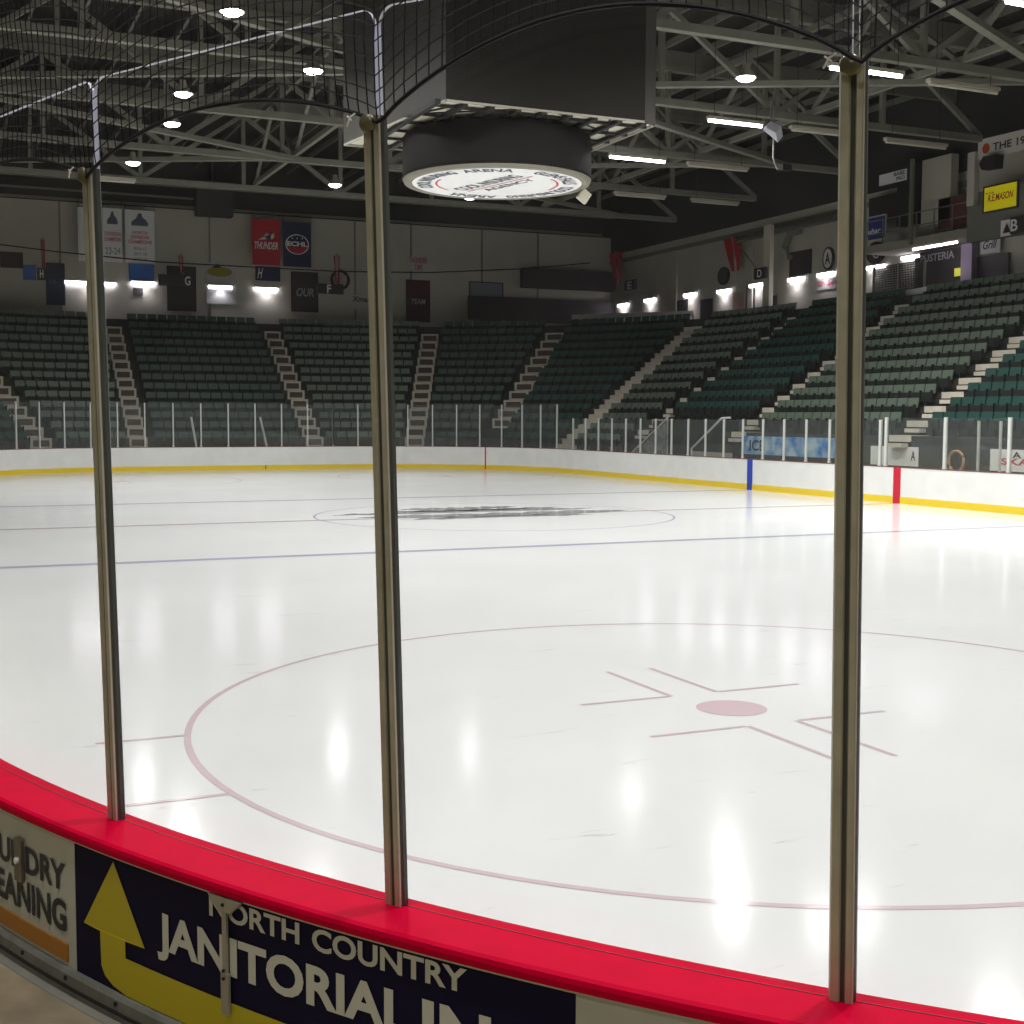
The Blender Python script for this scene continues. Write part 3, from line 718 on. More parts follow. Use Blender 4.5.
# fluorescent tubes under the trusses
def tube_lamp(x0, y0, x1, y1, lit, label, z=11.9):
    P = at((x0+x1)/2, (y0+y1)/2, 'Z', z); A = at(x0, y0, 'Z', z); L = min(2.6, abs(A.y-P.y)*2)
    root = empty('tube_lamp', P); tag(root, label, 'lamp')
    b = MB(); b.box(-.09, -L/2-.05, .06, .09, L/2+.05, .16); b.build('housing', M_POSTL, root)
    for q in (-1, 1): b = MB(); b.bar((0, q*L*.4, .16), (0, q*L*.4, 5.1), .014); b.build('hanger', M_BLACK, root)
    b = MB(); b.tube([(-.0, -L/2, .02), (-.0, L/2, .02)], .055, 8); b.build('tube', M_TUBE if lit else M_OFF, root)
    if lit: spot(root, (0, 0, -.06), 900, 165, blend=.9)
for q in [(709, 121, 762, 127, 1, 'lit tube lamp left of the white hanging speaker'), (611, 157, 664, 163, 1, 'lit tube lamp just right of the scoreboard lattice'), (868, 72, 900, 78, 1, 'lit tube lamp right beside the top of the rightmost post'),
          (1008, 2, 1040, 9, 1, 'lit tube lamp at the top right corner'), (832, 68, 842, 71, 1, 'lit tube lamp just left of the rightmost post top'), (795, 129, 840, 137, 0, 'unlit tube lamp left of the rightmost post'),
          (890, 141, 942, 150, 0, 'unlit tube lamp above the press box'), (933, 83, 994, 95, 0, 'unlit tube lamp under the white roof beam at right'), (690, 165, 746, 172, 0, 'unlit tube lamp below the lit one right of the scoreboard'),
          (618, 194, 662, 200, 0, 'unlit tube lamp low right of the scoreboard puck'), (694, 201, 736, 206, 0, 'unlit tube lamp farthest down the right side'), (100, 179, 134, 184, 0, 'unlit tube lamp beside the leftmost post')]:
    tube_lamp(*q)
# hanging speaker by the tube lamp
P = at(771, 128, 'Z', 11.6); root = empty('hanging_speaker', P, -.6); tag(root, 'white angled loudspeaker hanging from the roof right of the scoreboard', 'speaker')
b = MB(); b.prism([(-.62, -.30), (.5, -.40), (.42, .22), (-.2, .12)], -.12, .12, Matrix.Rotation(.7, 4, 'X')); b.build('cabinet', mat('speaker', (.42, .42, .46), .5), root)
b = MB(); b.tube([(0, 0, .2), (.1, 0, .9)], .03, 6); b.tube([(-.3, 0, .2), (.1, 0, .9)], .02, 6); b.build('bracket', M_STEEL, root)
P = at(773, 168, 'Z', 10.6); root = empty('hanging_camera', P); tag(root, 'small dark camera bracket hanging below the white loudspeaker', 'camera')
b = MB(); b.tube([(0, 0, 1.9), (0, 0, .3), (.05, -.2, 0), (0, -.5, .05)], .035, 6); b.build('arm', M_STEEL, root); b = MB(); b.box(-.12, -.65, -.05, .12, -.3, .15); b.build('cabinet', M_BLACK, root)

# wall lamps along the concourse
def wall_lamp(P, rz, label, L=1.15, power=45):
    root = empty('wall_lamp', P, rz); tag(root, label, 'lamp', 'lamps along the back walls')
    b = MB(); b.box(.02, -L/2-.03, .06, .16, L/2+.03, .14); b.build('bracket', M_POSTL, root)
    b = MB(); b.box(.03, -L/2, -.09, .15, L/2, .06); b.build('diffuser', M_WLAMP, root)
    spot(root, (.3, 0, -.12), power, 150, .15, (.95, .88, 1), .8)
WL = [(90, 283), (143, 283), (220, 287), (266, 289)]
WLAB = ['lit wall lamp behind the leftmost post', 'lit wall lamp under the blue panel right of the leftmost post', 'lit wall lamp under the yellow logo', 'lit wall lamp under the navy H sign']
for (x, y), lab in zip(WL, WLAB):
    P = at(x, y, 'X', XE); wall_lamp(Vector((XE, P.y, P.z)), PI, lab, 1.3 if x != 90 else 2.6)
WR = [((636-12, 305), 'lit wall lamp nearest the far corner on the right wall'), ((663-12, 300), 'second lit wall lamp from the far corner'), ((692-1, 294.5), 'lit wall lamp left of the black oval plaque'), ((725, 291), 'lit wall lamp over the orange door'),
      ((758, 285), 'lit wall lamp under the D sign'), ((797, 279), 'lit wall lamp under the dark framed picture'), ((827, 274), 'lit wall lamp under the white oval emblem'), ((877, 267), 'lit wall lamp just right of the rightmost post'), ((913, 257), 'lit wall lamp over the black mesh fence')]
for (x, y), lab in WR:
    P = at(x, y, 'Y', YR); wall_lamp(Vector((P.x, YR, P.z)), PI/2, lab, 1.2)
# ------------------------------------------------------------------ scoreboard
sb = empty('scoreboard', (0, 0, 9.55)); tag(sb, 'big dark box scoreboard hanging over centre ice with round puck sign beneath', 'scoreboard')
FP = [(-2.75, 2.38), (-2.75, -2.72), (-2.55, -3.12), (2.6, -3.12), (2.85, 3.1)]
def shrink(k): return [(x*k, y*k) for x, y in FP]
b = MB(); b.mi = 0; n = 5
vs = [(x, y, z) for z in (0.0, 4.4) for x, y in FP]
for q in range(5):
    b.mi = [0, 1, 0, 0, 1][q]; b.add([vs[q], vs[(q+1) % 5], vs[5+(q+1) % 5], vs[5+q]], [(0, 1, 2, 3)])
b.mi = 0; b.add([vs[5+q] for q in range(5)], [(0, 1, 2, 3, 4)])
b.build('cabinet', [M_BOX, M_BOX2], sb)
b = MB()
for q in range(5):
    a_ = Vector((*FP[q], .03)); c_ = Vector((*FP[(q+1) % 5], .03)); b.bar(a_*.995, c_*.995, .035, .05)
b.build('cabinet_edge', mat('edge_strip', (.42, .40, .33), .5), sb)
b = MB(); b.add([(x*.985, y*.985, .06) for x, y in FP], [(4, 3, 2, 1, 0)]); o = b.build('light_diffuser', mat('diffuser', (.62, .59, .47), .7), sb)
b = MB()
for q in range(9):
    y = -2.72+q*.66; b.bar((-2.72, y, .0), (2.65, y, .0), .13, .10)
for q in range(6):
    x = -2.30+q*.95; b.bar((x, -3.0, .01), (x, 2.5, .01), .07, .06)
for s in (-1, 1): b.bar((-2.5, s*1.9, .05), (-.8, s*2.7, .05), .05); b.bar((-2.6, s*.5, .05), (-1.2, s*2.5, .05), .04)
b.build('lattice_frame', M_BLACK, sb)
# puck-shaped drum
b = MB(); n = 72; PC = Vector((0, -.04, 0)); prof = [(2.26, -.06), (2.32, -.08), (2.36, -.14), (2.37, -1.04), (2.36, -1.12), (2.30, -1.19), (2.20, -1.20), (2.14, -1.17)]
vs = []
for r, z in prof: vs += [PC+Vector((r*math.cos(2*PI*q/n), r*math.sin(2*PI*q/n), z)) for q in range(n)]
b.add(vs, [(j*n+q, j*n+(q+1) % n, (j+1)*n+(q+1) % n, (j+1)*n+q) for j in range(len(prof)-1) for q in range(n)]+[tuple(range(n))[::-1]])
pk = b.build('puck_drum', M_PUCK, sb, True)
b = MB(); prof = [(2.365, -1.13), (2.33, -1.205), (2.15, -1.21), (2.12, -1.17)]; vs = []
for r, z in prof: vs += [PC+Vector((r*math.cos(2*PI*q/n), r*math.sin(2*PI*q/n), z)) for q in range(n)]
b.add(vs, [(j*n+q, j*n+(q+1) % n, (j+1)*n+(q+1) % n, (j+1)*n+q) for j in range(len(prof)-1) for q in range(n)]); b.build('puck_rim', mat('rim', (.22, .21, .16), .5), pk, True)
zz = -1.206
b = MB(); b.add([PC+Vector((2.13*math.cos(2*PI*q/n), 2.13*math.sin(2*PI*q/n), zz+.006)) for q in range(n)], [tuple(range(n))[::-1]])
b.build('puck_sign', mat('puck_sign', (.86, .86, .84), .5, emit=.06, ecol=(1, 1, .97, 1)), pk)  # weak emission added to brighten the disc
M_PTXT = mat('puck_text', (.06, .07, .12), .6)
fa = math.degrees(math.atan2(-CAM.y, -CAM.x))   # direction from the viewer to the puck
for a0_, a1_ in ((-125, -65), (60, 120)):
    b = MB(); k = 30; vs = []
    for i in range(k+1):
        a = math.radians(fa+180+a0_+(a1_-a0_)*i/k)
        for r in (1.50, 1.55): vs.append(PC+Vector((r*math.cos(a), r*math.sin(a), zz)))
    b.add(vs, [(2*i, 2*i+1, 2*i+3, 2*i+2) for i in range(k)]); b.build('red_arc', M_RED, pk)
def rt(body, a_start, a_end, r0, r1):
    def fn(x, y):
        a = math.radians(fa+180+a_start+(a_end-a_start)*x); r = r0+(r1-r0)*y
        return PC+Vector((r*math.cos(a), r*math.sin(a), zz))
    return lettering('ring_lettering', body, fn, M_PTXT, pk, .03)
rt('COOL INSURING', -108, -33, 1.66, 2.02)
rt('ARENA', -27, 13, 1.66, 2.02)
rt('GLENS FALLS', 30, 88, 1.66, 2.02)
rt('COOL INSURING', 100, 172, 1.66, 2.02)
rt('ARENA', 180, 222, 1.66, 2.02)
vr = Vector((math.cos(math.radians(fa-90)), math.sin(math.radians(fa-90)), 0)); vu = Vector((math.cos(math.radians(fa+180)), math.sin(math.radians(fa+180)), 0))
ca_, sa_ = math.cos(.93), math.sin(.93)
def dp(x, y): return PC+vr*(x*ca_-y*sa_)+vu*(x*sa_+y*ca_)+Vector((0, 0, zz))
lettering('sign_lettering', 'COOL INSURING', lambda x, y: dp(-1.25+2.5*x, .10+.42*y), M_PTXT, pk, .02)
lettering('sign_lettering', 'AGENCY', lambda x, y: dp(-.9+2.0*x, -.42+.28*y), M_PTXT, pk, .02)
b = MB(); b.add([dp(-1.3, -.05), dp(1.4, -.05), dp(1.4, .0), dp(-1.3, .0)], [(0, 1, 2, 3)]); b.build('red_bar', M_RED, pk)
b = MB(); P = at(583, 192, 'Z', 8.3)-Vector((0, 0, 9.55)); b.box(-.06, -.22, -.22, .06, .06, .08, Matrix.Translation(P)@Matrix.Rotation(.6, 4, 'X')); b.tube([P, P+Vector((.2, .1, .45))], .02, 5); b.build('small_floodlight', mat('flood', (.6, .58, .45), .5), sb)
b = MB()
for x, y in ((-2, 2), (-2, -2), (2, -2), (2, 2)): b.tube([(x, y, 4.4), (x, y, 6.0)], .03, 6)
b.build('hoist_cables', M_BLACK, sb)
P = at(470, 197, 'Z', 11.0)
high_bay(P, 'bright round lamp just below the puck sign', True, POW*.3)

# ------------------------------------------------------------------ wall signs
def rect(x0, y0, x1, y1, axis, v):
    """centre, half width and heights of a picture rectangle on a wall plane"""
    xm, ym = (x0+x1)/2, (y0+y1)/2; A = at(x0, ym, axis, v); B = at(x1, ym, axis, v); T = at(xm, y0, axis, v); Bo = at(xm, y1, axis, v)
    i = 1 if axis == 'X' else 0
    return (A+B)/2, abs(B[i]-A[i]), Bo.z, T.z
def sign(name, px, axis, v, m, label, cat, texts=(), th=.04, frame=None, hang=False):
    c, w, z0, z1 = rect(*px, axis, v)
    rz = PI if axis == 'X' else PI/2        # local +x faces the rink
    loc = Vector((v, c.y, z0)) if axis == 'X' else Vector((c.x, v, z0))
    root = empty(name, loc, rz); tag(root, label, cat); h = z1-z0
    # seen from the rink, local +y runs to the picture right on both walls
    b = MB(); b.box(0, -w/2, 0, th, w/2, h); b.build('panel' if not hang else 'cloth', m, root)
    for t in texts:
        body, tx0, ty0, tx1, ty1, tm = t[:6]; sh = t[6] if len(t) > 6 else 0
        lettering('lettering', body, (lambda x, y, a=tx0, b_=ty0, c_=tx1, d_=ty1: Vector((th+.012, (a+(c_-a)*x-.5)*w, (b_+(d_-b_)*y)*h))), tm, root, .02, sh)
    if hang:
        b = MB(); b.tube([(th/2, -w/2-.05, h+.01), (th/2, w/2+.05, h+.01)], .03, 6); b.build('rod', M_STEEL, root)
        b = MB(); b.tube([(th/2, -w/2, h), (th/2, -w/2, h+.7)], .012, 4); b.tube([(th/2, w/2, h), (th/2, w/2, h+.7)], .012, 4); b.build('cord', M_BLACK, root)
    if frame:
        b = MB(); f = .06
        b.box(0, -w/2-f, -f, th+.02, w/2+f, 0); b.box(0, -w/2-f, h, th+.02, w/2+f, h+f); b.box(0, -w/2-f, 0, th+.02, -w/2, h); b.box(0, w/2, 0, th+.02, w/2+f, h); b.build('frame', frame, root)
    return root, w, h, th
def shape(root, w, h, th, pts, m, name='emblem'):
    b = MB(); b.add([(th+.008, (x-.5)*w, y*h) for x, y in pts], [tuple(range(len(pts)))]); b.build(name, m, root)
def ell(cx, cy, rx, ry, n=24): return [(cx+rx*math.cos(2*PI*i/n), cy+ry*math.sin(2*PI*i/n)) for i in range(n)]
S_RED = mat('banner_red', srgb(190, 10, 45), .7); S_NAVY = mat('banner_navy', srgb(28, 36, 78), .7); S_WH = mat('banner_white', (.82, .82, .80), .7)
S_PINK = mat('sign_pink', srgb(200, 70, 90), .7); S_DK = mat('sign_dark', (.03, .025, .028), .6); S_MAR = mat('sign_maroon', srgb(70, 16, 24), .7); S_BL = mat('sign_blue', srgb(50, 110, 190), .6)
S_LG = mat('sign_light', (.48, .48, .46), .7); S_GREYT = mat('grey_text', (.35, .35, .35), .6)
XW = XE-1.2     # the big banners hang a little in front of the wall
mts = mat('mountain', (.12, .13, .18), .7)
for px, lab, yr in (((78, 207, 91, 261), 'white banner mostly hidden by the leftmost post', None), ((103, 208, 122, 262), 'white championship banner immediately right of the leftmost post', '23-24'), ((125, 210, 154.5, 263), 'white championship banner with three lines of years', '3')):
    tx = [('DIVISION', .08, .48, .92, .56, S_PINK), ('CHAMPIONS', .06, .38, .94, .46, S_PINK)] if yr else []
    if yr == '23-24': tx += [('23-24', .1, .14, .9, .27, S_GREYT)]
    if yr == '3': tx = [('NORTH', .25, .54, .75, .60, S_PINK), ('DIVISION', .2, .45, .8, .52, S_PINK), ('CHAMPIONS', .1, .36, .9, .43, S_PINK), ('2016-17', .28, .24, .72, .30, S_GREYT), ('2017-18', .28, .14, .72, .20, S_GREYT), ('2018-19', .28, .04, .72, .10, S_GREYT)]
    r_, w, h, th = sign('championship_banner', px, 'X', XW, S_WH, lab, 'banner', tx, .03, hang=True)
    if yr: shape(r_, w, h, th, [(.22, .70), (.78, .70), (.78, .76), (.70, .82), (.60, .86), (.55, .94), (.45, .93), (.38, .84), (.22, .77)], mts)
r_, w, h, th = sign('team_banner', (252, 219, 280, 265), 'X', XW, S_RED, 'red hanging banner with white emblem and slanted lettering', 'banner', [('THUNDER', .08, .34, .92, .50, S_WH, .3)], .03, hang=True)
shape(r_, w, h, th, [(.2, .54), (.45, .55), (.62, .60), (.80, .72), (.78, .60), (.70, .56), (.62, .66), (.50, .70), (.40, .60)], S_WH)
r_, w, h, th = sign('league_banner', (283, 222, 311, 267), 'X', XW, S_NAVY, 'navy hanging banner with a round league emblem', 'banner', [], .03, hang=True)
shape(r_, w, h, th, ell(.5, .5, .42, .225), S_WH, 'emblem_ring'); 
b = MB(); b.add([(th+.012, (x-.5)*w, y*h) for x, y in ell(.5, .5, .385, .205)], [tuple(range(24))]); b.build('emblem_field', S_NAVY, r_)
b = MB(); b.add([(th+.016, (x-.5)*w, y*h) for x, y in [(.14, .44), (.86, .44), (.78, .37), (.62, .31), (.38, .31), (.22, .37)]], [tuple(range(6))]); b.build('emblem_band', S_RED, r_)
lettering('lettering', 'ECHL', lambda x, y: Vector((th+.02, (.14+.72*x-.5)*w, (.455+.11*y)*h)), S_WH, r_, .04)
b = MB()
for q in (.32, .5, .68): b.add([(th+.02, (q+.035*(math.cos(PI/2+i*PI/5*1)*(1 if i % 2 == 0 else .4))-.5)*w, (.635+.025*(math.sin(PI/2+i*PI/5)*(1 if i % 2 == 0 else .4)))*h) for i in range(10)], [tuple(range(10))])
b.build('stars', S_WH, r_)
sign('wall_sign', (129, 264, 154, 283), 'X', XE-.05, S_BL, 'light blue panel on the wall under the white banner', 'sign', [], frame=None)
sign('wall_sign', (255, 266.5, 280, 281), 'X', XE-.05, S_NAVY, 'navy sign with a white script H under the red banner', 'sign', [('H', .08, .15, .32, .9, S_WH, .4)], frame=S_LG)
r_, w, h, th = sign('wall_sign', (206, 263, 236, 304), 'X', XE-.05, S_LG, 'pale wall panel with a yellow logo above a lamp', 'sign')
shape(r_, w, h, th, ell(.45, .78, .42, .12), mat('logo_yellow', srgb(150, 140, 30), .6)); shape(r_, w, h, .07, [(.15, .86), (.4, .98), (.5, .88)], S_DK, 'emblem_detail')
sign('door_banner', (292, 273, 317, 311), 'X', XE-.05, S_DK, 'dark door banner reading OUR', 'banner', [('OUR', .17, .38, .86, .60, S_GREYT, .2)], frame=S_MAR)
sign('door_banner', (406, 280, 430, 322), 'X', XE-.05, S_MAR, 'maroon door banner reading TEAM', 'banner', [('TEAM', .2, .42, .8, .55, S_GREYT, .15)])
sign('door_banner', (168, 267.5, 195, 310), 'X', XE-.05, S_DK, 'dark doorway panel behind the G sign', 'banner', [], frame=S_MAR)
sign('door_banner', (46, 263, 65, 305), 'X', XE-.05, mat('sign_dkblue', (.02, .03, .07), .6), 'dark blue door banner left of the leftmost post', 'banner', [('13', .2, .50, .5, .60, S_BL)])
sign('wall_sign', (23, 265, 36, 280), 'X', XE-.05, S_BL, 'small blue sign left of the H letter', 'sign')
sign('wall_sign', (0, 252, 23, 268), 'X', XE-.05, S_DK, 'dark notice board at the far left', 'sign')
sign('wall_sign', (133, 288, 143, 295.5), 'X', XE-.05, S_DK, 'small dark plaque under the lamp', 'sign')
sign('wall_sign', (408, 257, 428, 271), 'X', XE-.05, S_LG, 'pale sign with pink lettering over the TEAM banner', 'sign', [('THUNDER', .05, .55, .95, .95, S_PINK), ('TIME', .3, .05, .7, .45, S_PINK)])
sign('wall_screen', (470, 283, 502, 298), 'X', XE-.05, mat('screen', (.20, .22, .25), .4), 'grey screen on the dark end wall', 'screen', [], frame=S_DK)
sign('wall_sign', (350, 295, 372, 309), 'X', XE-.05, S_LG, 'pale notice with dark handwriting by the middle post', 'sign', [('Xmas', .1, .5, .9, .9, S_DK)])
# dark concession front in the far corner
sign('concession_front', (468, 299, 612, 322), 'X', XE-.3, S_DK, 'dark concession counter front in the far corner', 'counter', th=.3)
sign('concession_front', (520, 271, 612, 290), 'X', XE-.4, S_DK, 'dark overhead shutter in the far corner', 'shutter', th=.5)
# letters hanging over the aisles
def letter_sign(px, axis, v, ch, lab, split=None):
    tx = [(ch, *(split or (.3, .15, .7, .85)), S_WH)]
    sign('section_sign', px, axis, v, S_DK, lab, 'sign', tx, .12)
letter_sign((37, 268, 46, 280), 'X', XE-2.5, 'H', 'black section sign with white letter H')
letter_sign((158, 275, 191, 286), 'X', XE-2.5, 'G', 'black section sign with white letter G', (.80, .1, .97, .9))
letter_sign((317, 284, 343, 294), 'X', XE-2.5, 'F', 'black section sign with white letter F', (.36, .08, .52, .92))
letter_sign((626, 280, 637, 291), 'Y', YR+1.5, 'E', 'black section sign with white letter E')
letter_sign((756, 268, 767, 279), 'Y', YR+1.5, 'D', 'dark blue section sign with white letter D')
# flags
def flag(px, axis, v, lab, lean):
    c, w, z0, z1 = rect(*px, axis, v); root = empty('hanging_flag', Vector((v, c.y, z0)) if axis == 'X' else Vector((c.x, v, z0)), PI if axis == 'X' else PI/2); tag(root, lab, 'flag'); h = z1-z0
    b = MB(); n = 10; vs = []
    for i in range(n+1):
        t = i/n
        for j in range(7):
            s = j/6; b_ = (s-.5)*w*(.55+.45*t); vs.append((.12*math.sin(s*9+t*2)+.25, b_+lean*(1-t)*w*.3, h*t))
    bm = MB(); 
    for i in range(n):
        for j in range(6):
            bm.mi = 1 if j in (2, 3) else 0; q = i*7+j; bm.add([vs[q], vs[q+1], vs[q+8], vs[q+7]], [(0, 1, 2, 3)])
    bm.build('cloth', [mat('flag_red', srgb(170, 30, 45), .8), mat('flag_white', (.5, .45, .44), .8)], root)
    b = MB(); b.tube([(.0, lean*w*1.6, -.2), (.3, 0, h+.1)], .03, 5); b.build('pole', M_STEEL, root)
flag((729, 238, 743, 272), 'Y', YR+.3, 'red and white flag hanging on the right wall left of the D sign', 1)
flag((614, 253, 624, 284), 'Y', YR+.3, 'red and white flag hanging in the far corner by the E sign', 1)
flag((177, 256, 183, 273), 'X', XE-2.0, 'thin furled red and white flag above the G sign', .3)
flag((332, 256, 339, 284), 'X', XE-2.2, 'thin furled red flag above the F sign', .3)
flag((40, 240, 45, 268), 'X', XE-2.2, 'thin furled dark red flag above the H sign', .3)
# ring-shaped sign beside F
P = at(340, 280, 'X', XE-.1); root = empty('ring_sign', P, PI); tag(root, 'dark red ring-shaped emblem on the wall right of the F sign', 'sign')
b = MB(); n = 28; b.tube([(.03, .52*math.cos(2*PI*i/n), .52*math.sin(2*PI*i/n)) for i in range(n+1)], .08, 6); b.build('ring', S_MAR, root)
b = MB(); b.prism([(.32*math.cos(2*PI*i/n), .32*math.sin(2*PI*i/n)) for i in range(n)], 0, .05, Matrix.Rotation(PI/2, 4, 'Y')); b.build('disc', S_LG, root)
# long cable across the end wall
b = MB(); pts = [at(x, y, 'X', XE-3.4) for x, y in ((-20, 242), (60, 252), (160, 262), (260, 267.5), (340, 271.5), (430, 272.5), (520, 269), (590, 263))]
b.tube(pts, .035, 5); tag(b.build('sagging_cable', M_BLACK), 'thin dark cable sagging across in front of the end wall', 'cable')
# right wall things
sign('framed_picture', (791, 252, 811, 274), 'Y', YR+.02, S_DK, 'dark framed picture on the right wall above a lamp', 'picture', frame=S_DK)
def oval(px, lab, m0, m1, ch=None):
    c, w, z0, z1 = rect(*px, 'Y', YR+.02); h = z1-z0; root = empty('oval_sign', Vector((c.x, YR+.02, z0)), PI/2); tag(root, lab, 'sign')
    b = MB(); b.add([(.10, w/2*math.cos(2*PI*i/28), h/2+h/2*math.sin(2*PI*i/28)) for i in range(28)]+[(.0, w/2*math.cos(2*PI*i/28), h/2+h/2*math.sin(2*PI*i/28)) for i in range(28)], [tuple(range(28))]+[(i, (i+1) % 28, 28+(i+1) % 28, 28+i) for i in range(28)]); b.build('rim', m0, root)
    b = MB(); b.add([(.11, w*.38*math.cos(2*PI*i/28), h/2+h*.42*math.sin(2*PI*i/28)) for i in range(28)], [tuple(range(28))]); b.build('face', m1, root)
    if ch: lettering('lettering', ch, lambda x, y: Vector((.12, (x-.5)*w*.45, h*(.25+.5*y))), m0, root, .03)
oval((824, 247, 835, 270), 'white oval emblem with dark rim just left of the rightmost post', S_DK, S_WH, 'A')
oval((719, 267, 730, 285), 'dark oval plaque left of the D sign', S_DK, mat('plaque', (.05, .06, .04), .5))
oval((868, 242, 886, 264), 'dark and red round emblem with white C just right of the rightmost post', S_MAR, S_DK)
sign('wall_sign', (872, 248, 881, 261), 'Y', YR+.2, S_DK, 'black section sign with white letter C', 'sign', [('C', .2, .2, .8, .8, S_WH)])
sign('wall_sign', (818, 278, 840, 289), 'Y', YR+.02, S_LG, 'pale sign with red lettering left of the rightmost post', 'sign', [('BSN Sports', .05, .2, .95, .8, S_PINK)])
sign('wall_sign', (869, 217, 886, 239), 'Y', YR+1.0, mat('sign_royal', srgb(52, 58, 140), .6), 'royal blue sign with white lettering right of the rightmost post', 'sign', [('uhar', .0, .28, .75, .5, S_WH, .2)], frame=S_LG)
# doors in the right wall: one orange, the rest dark
for px, lab, m in (((733, 292, 745, 312), 'door_1', mat('door_orange', (.55, .36, .28), .7)), ((676, 300, 688, 318), 'door_2', S_DK), ((701, 299, 713, 318), 'door_3', S_DK), ((747, 286, 755, 310), 'door_4', S_DK), ((769, 296, 777, 308), 'door_5', S_DK)):
    c, w, z0, z1 = rect(*px, 'Y', YR); b = MB(); b.box(c.x-w/2, YR, 7.65, c.x+w/2, YR+.05, z1); o = b.build(lab, m); tag(o, kind='structure')
# tall pale column in front of the right wall
c, w, z0, z1 = rect(764.5, 206, 772.5, 300, 'Y', YR+1.3); w *= .8; b = MB(); b.box(-w/2, -.12, 0, w/2, .12, 12.2-7.65); b.box(-w/2-.05, -.16, 0, w/2+.05, .16, .1)
o = b.build('steel_column', mat('column_pale', (.62, .59, .46), .6)); o.location = (c.x, YR+1.3, 7.65); tag(o, 'tall pale column in front of the right wall beside the D sign', 'column')
# white elbow duct
b = MB(); b.tube([at(800, 231, 'Y', YR+.3), at(790, 233, 'Y', YR+.3), at(785, 247, 'Y', YR+.3), at(790, 258, 'Y', YR+.3)], .17, 8); tag(b.build('bent_duct', M_STEEL), 'pale bent duct on the right wall above the framed picture', 'duct')
b = MB(); b.tube([at(738, 240, 'Y', YR+1.0), at(836, 218, 'Y', YR+1.0)], .16, 8); tag(b.build('wall_pipe', mat('pipe_dark', (.10, .10, .08), .6)), 'long dark pipe along the top of the right wall', 'pipe')
# top rails of the corner block and of the fenced block
def rail_at(pxs, d, lab):
    P = Vector(pxs[0]); Q = Vector(pxs[1]); root = empty('guard_rail', P); tag(root, lab, 'railing')
    b = MB(); b.bar((0, 0, 0), Q-P, .08, .32); b.build('rail_board', S_WH, root)
    b = MB(); n = 5
    for i in range(n+1):
        p = (Q-P)*(i/n); b.bar(p, p+Vector((0, 0, -1.0)), .05)
    b.build('rail_post', M_BLACK, root)
def on_bowl(k, v, d, z): P, _ = bowl(k, v, d); return (P.x, P.y, z)
rail_at((at(572, 317.5, 'Z', 8.45), at(693, 313.5, 'Z', 8.45)), 0, 'long white rail board along the top of the dark far corner section')
P0 = at(876, 300, 'Y', -24.6); P1 = at(927, 290.5, 'Y', -24.6)
rail_at((P0, P1), 0, 'white rail board below the black mesh fence at right')
# black mesh fence above it
A = at(874, 268, 'Y', -24.7); B = at(925, 258, 'Y', -24.7); zf = P1.z
root = empty('mesh_fence', Vector((A.x, -24.7, zf))); tag(root, 'dark see-through mesh fence under the right platform', 'fence')
b = MB(); W = B.x-A.x
H = A.z-zf
for i in range(34): b.bar((W*i/33, 0, 0), (W*i/33, 0, H), .035)
for i in range(14): b.bar((0, 0, H*i/13), (W, 0, H*i/13), .04)
b.build('mesh', M_BLACK, root); b = MB()
for x in (0, W/2, W): b.bar((x, 0, 0), (x, 0, H+.05), .08)
b.build('frame', M_STEEL, root)

# ------------------------------------------------------------------ upper platform and suites at right
def pbox(name, px, Y, depth, m, label, cat, kind=None):
    c, w, z0, z1 = rect(*px, 'Y', Y); b = MB(); b.box(-w/2, -depth, 0, w/2, 0, z1-z0); o = b.build(name, m); o.location = (c.x, Y, z0)
    if kind: tag(o, kind=kind)
    else: tag(o, label, cat)
    return o, c, w, z0, z1
M_PLAT = mat('platform', (.30, .27, .22), .8)
A = at(866, 232, 'Y', -25.0); B = at(970, 238, 'Y', -25.0); zp = at(940, 233, 'Y', -25.0).z
root = empty('upper_platform', Vector((A.x, -25.0, zp))); tag(root, 'raised concrete viewing platform on the right wall with thin railing', 'platform')
W = B.x-A.x
b = MB(); b.box(min(0, W), -1.8, -.35, max(0, W), 0, 0); b.build('slab', M_PLAT, root)
b = MB()
for i in range(7): b.bar((W*i/6, -.05, 0), (W*i/6, -.05, 1.05), .045)
for z in (.5, 1.05): b.bar((0, -.05, z), (W, -.05, z), .04)
b.build('railing', M_STEEL, root)
b = MB(); 
xx = at(913, 200, 'Y', -25.0).x-A.x; b.bar((xx, .08, -.3), (xx, .08, 3.3), .14); b.build('pole', M_STEEL, root)
r_ = sign('wall_sign', (880, 172, 907, 183), 'Y', -25.6, S_WH, 'white sign with dark lettering above the press platform', 'sign', [('BABE', .55, .55, .95, .9, S_DK), ('PRO', .65, .1, .95, .45, S_DK)])
sign('press_booth', (876, 196, 906, 222), 'Y', -26.3, S_DK, 'black opening of the press booth under the white sign', 'booth', th=.4)
sign('press_booth', (908, 166, 925, 226), 'Y', -26.2, mat('booth_black', (.02, .022, .022), .5), 'tall black booth front on the platform', 'booth', th=.6)
sign('booth_wall', (929, 158, 958, 224), 'Y', -26.3, M_WALL, 'plain pale booth wall right of the tall black booth', 'booth wall', th=.4)
sign('curtain', (940, 196, 975, 226), 'Y', -26.0, mat('curtain', (.12, .035, .03), .8), 'dark red draped curtain at the back of the platform', 'curtain', th=.1)
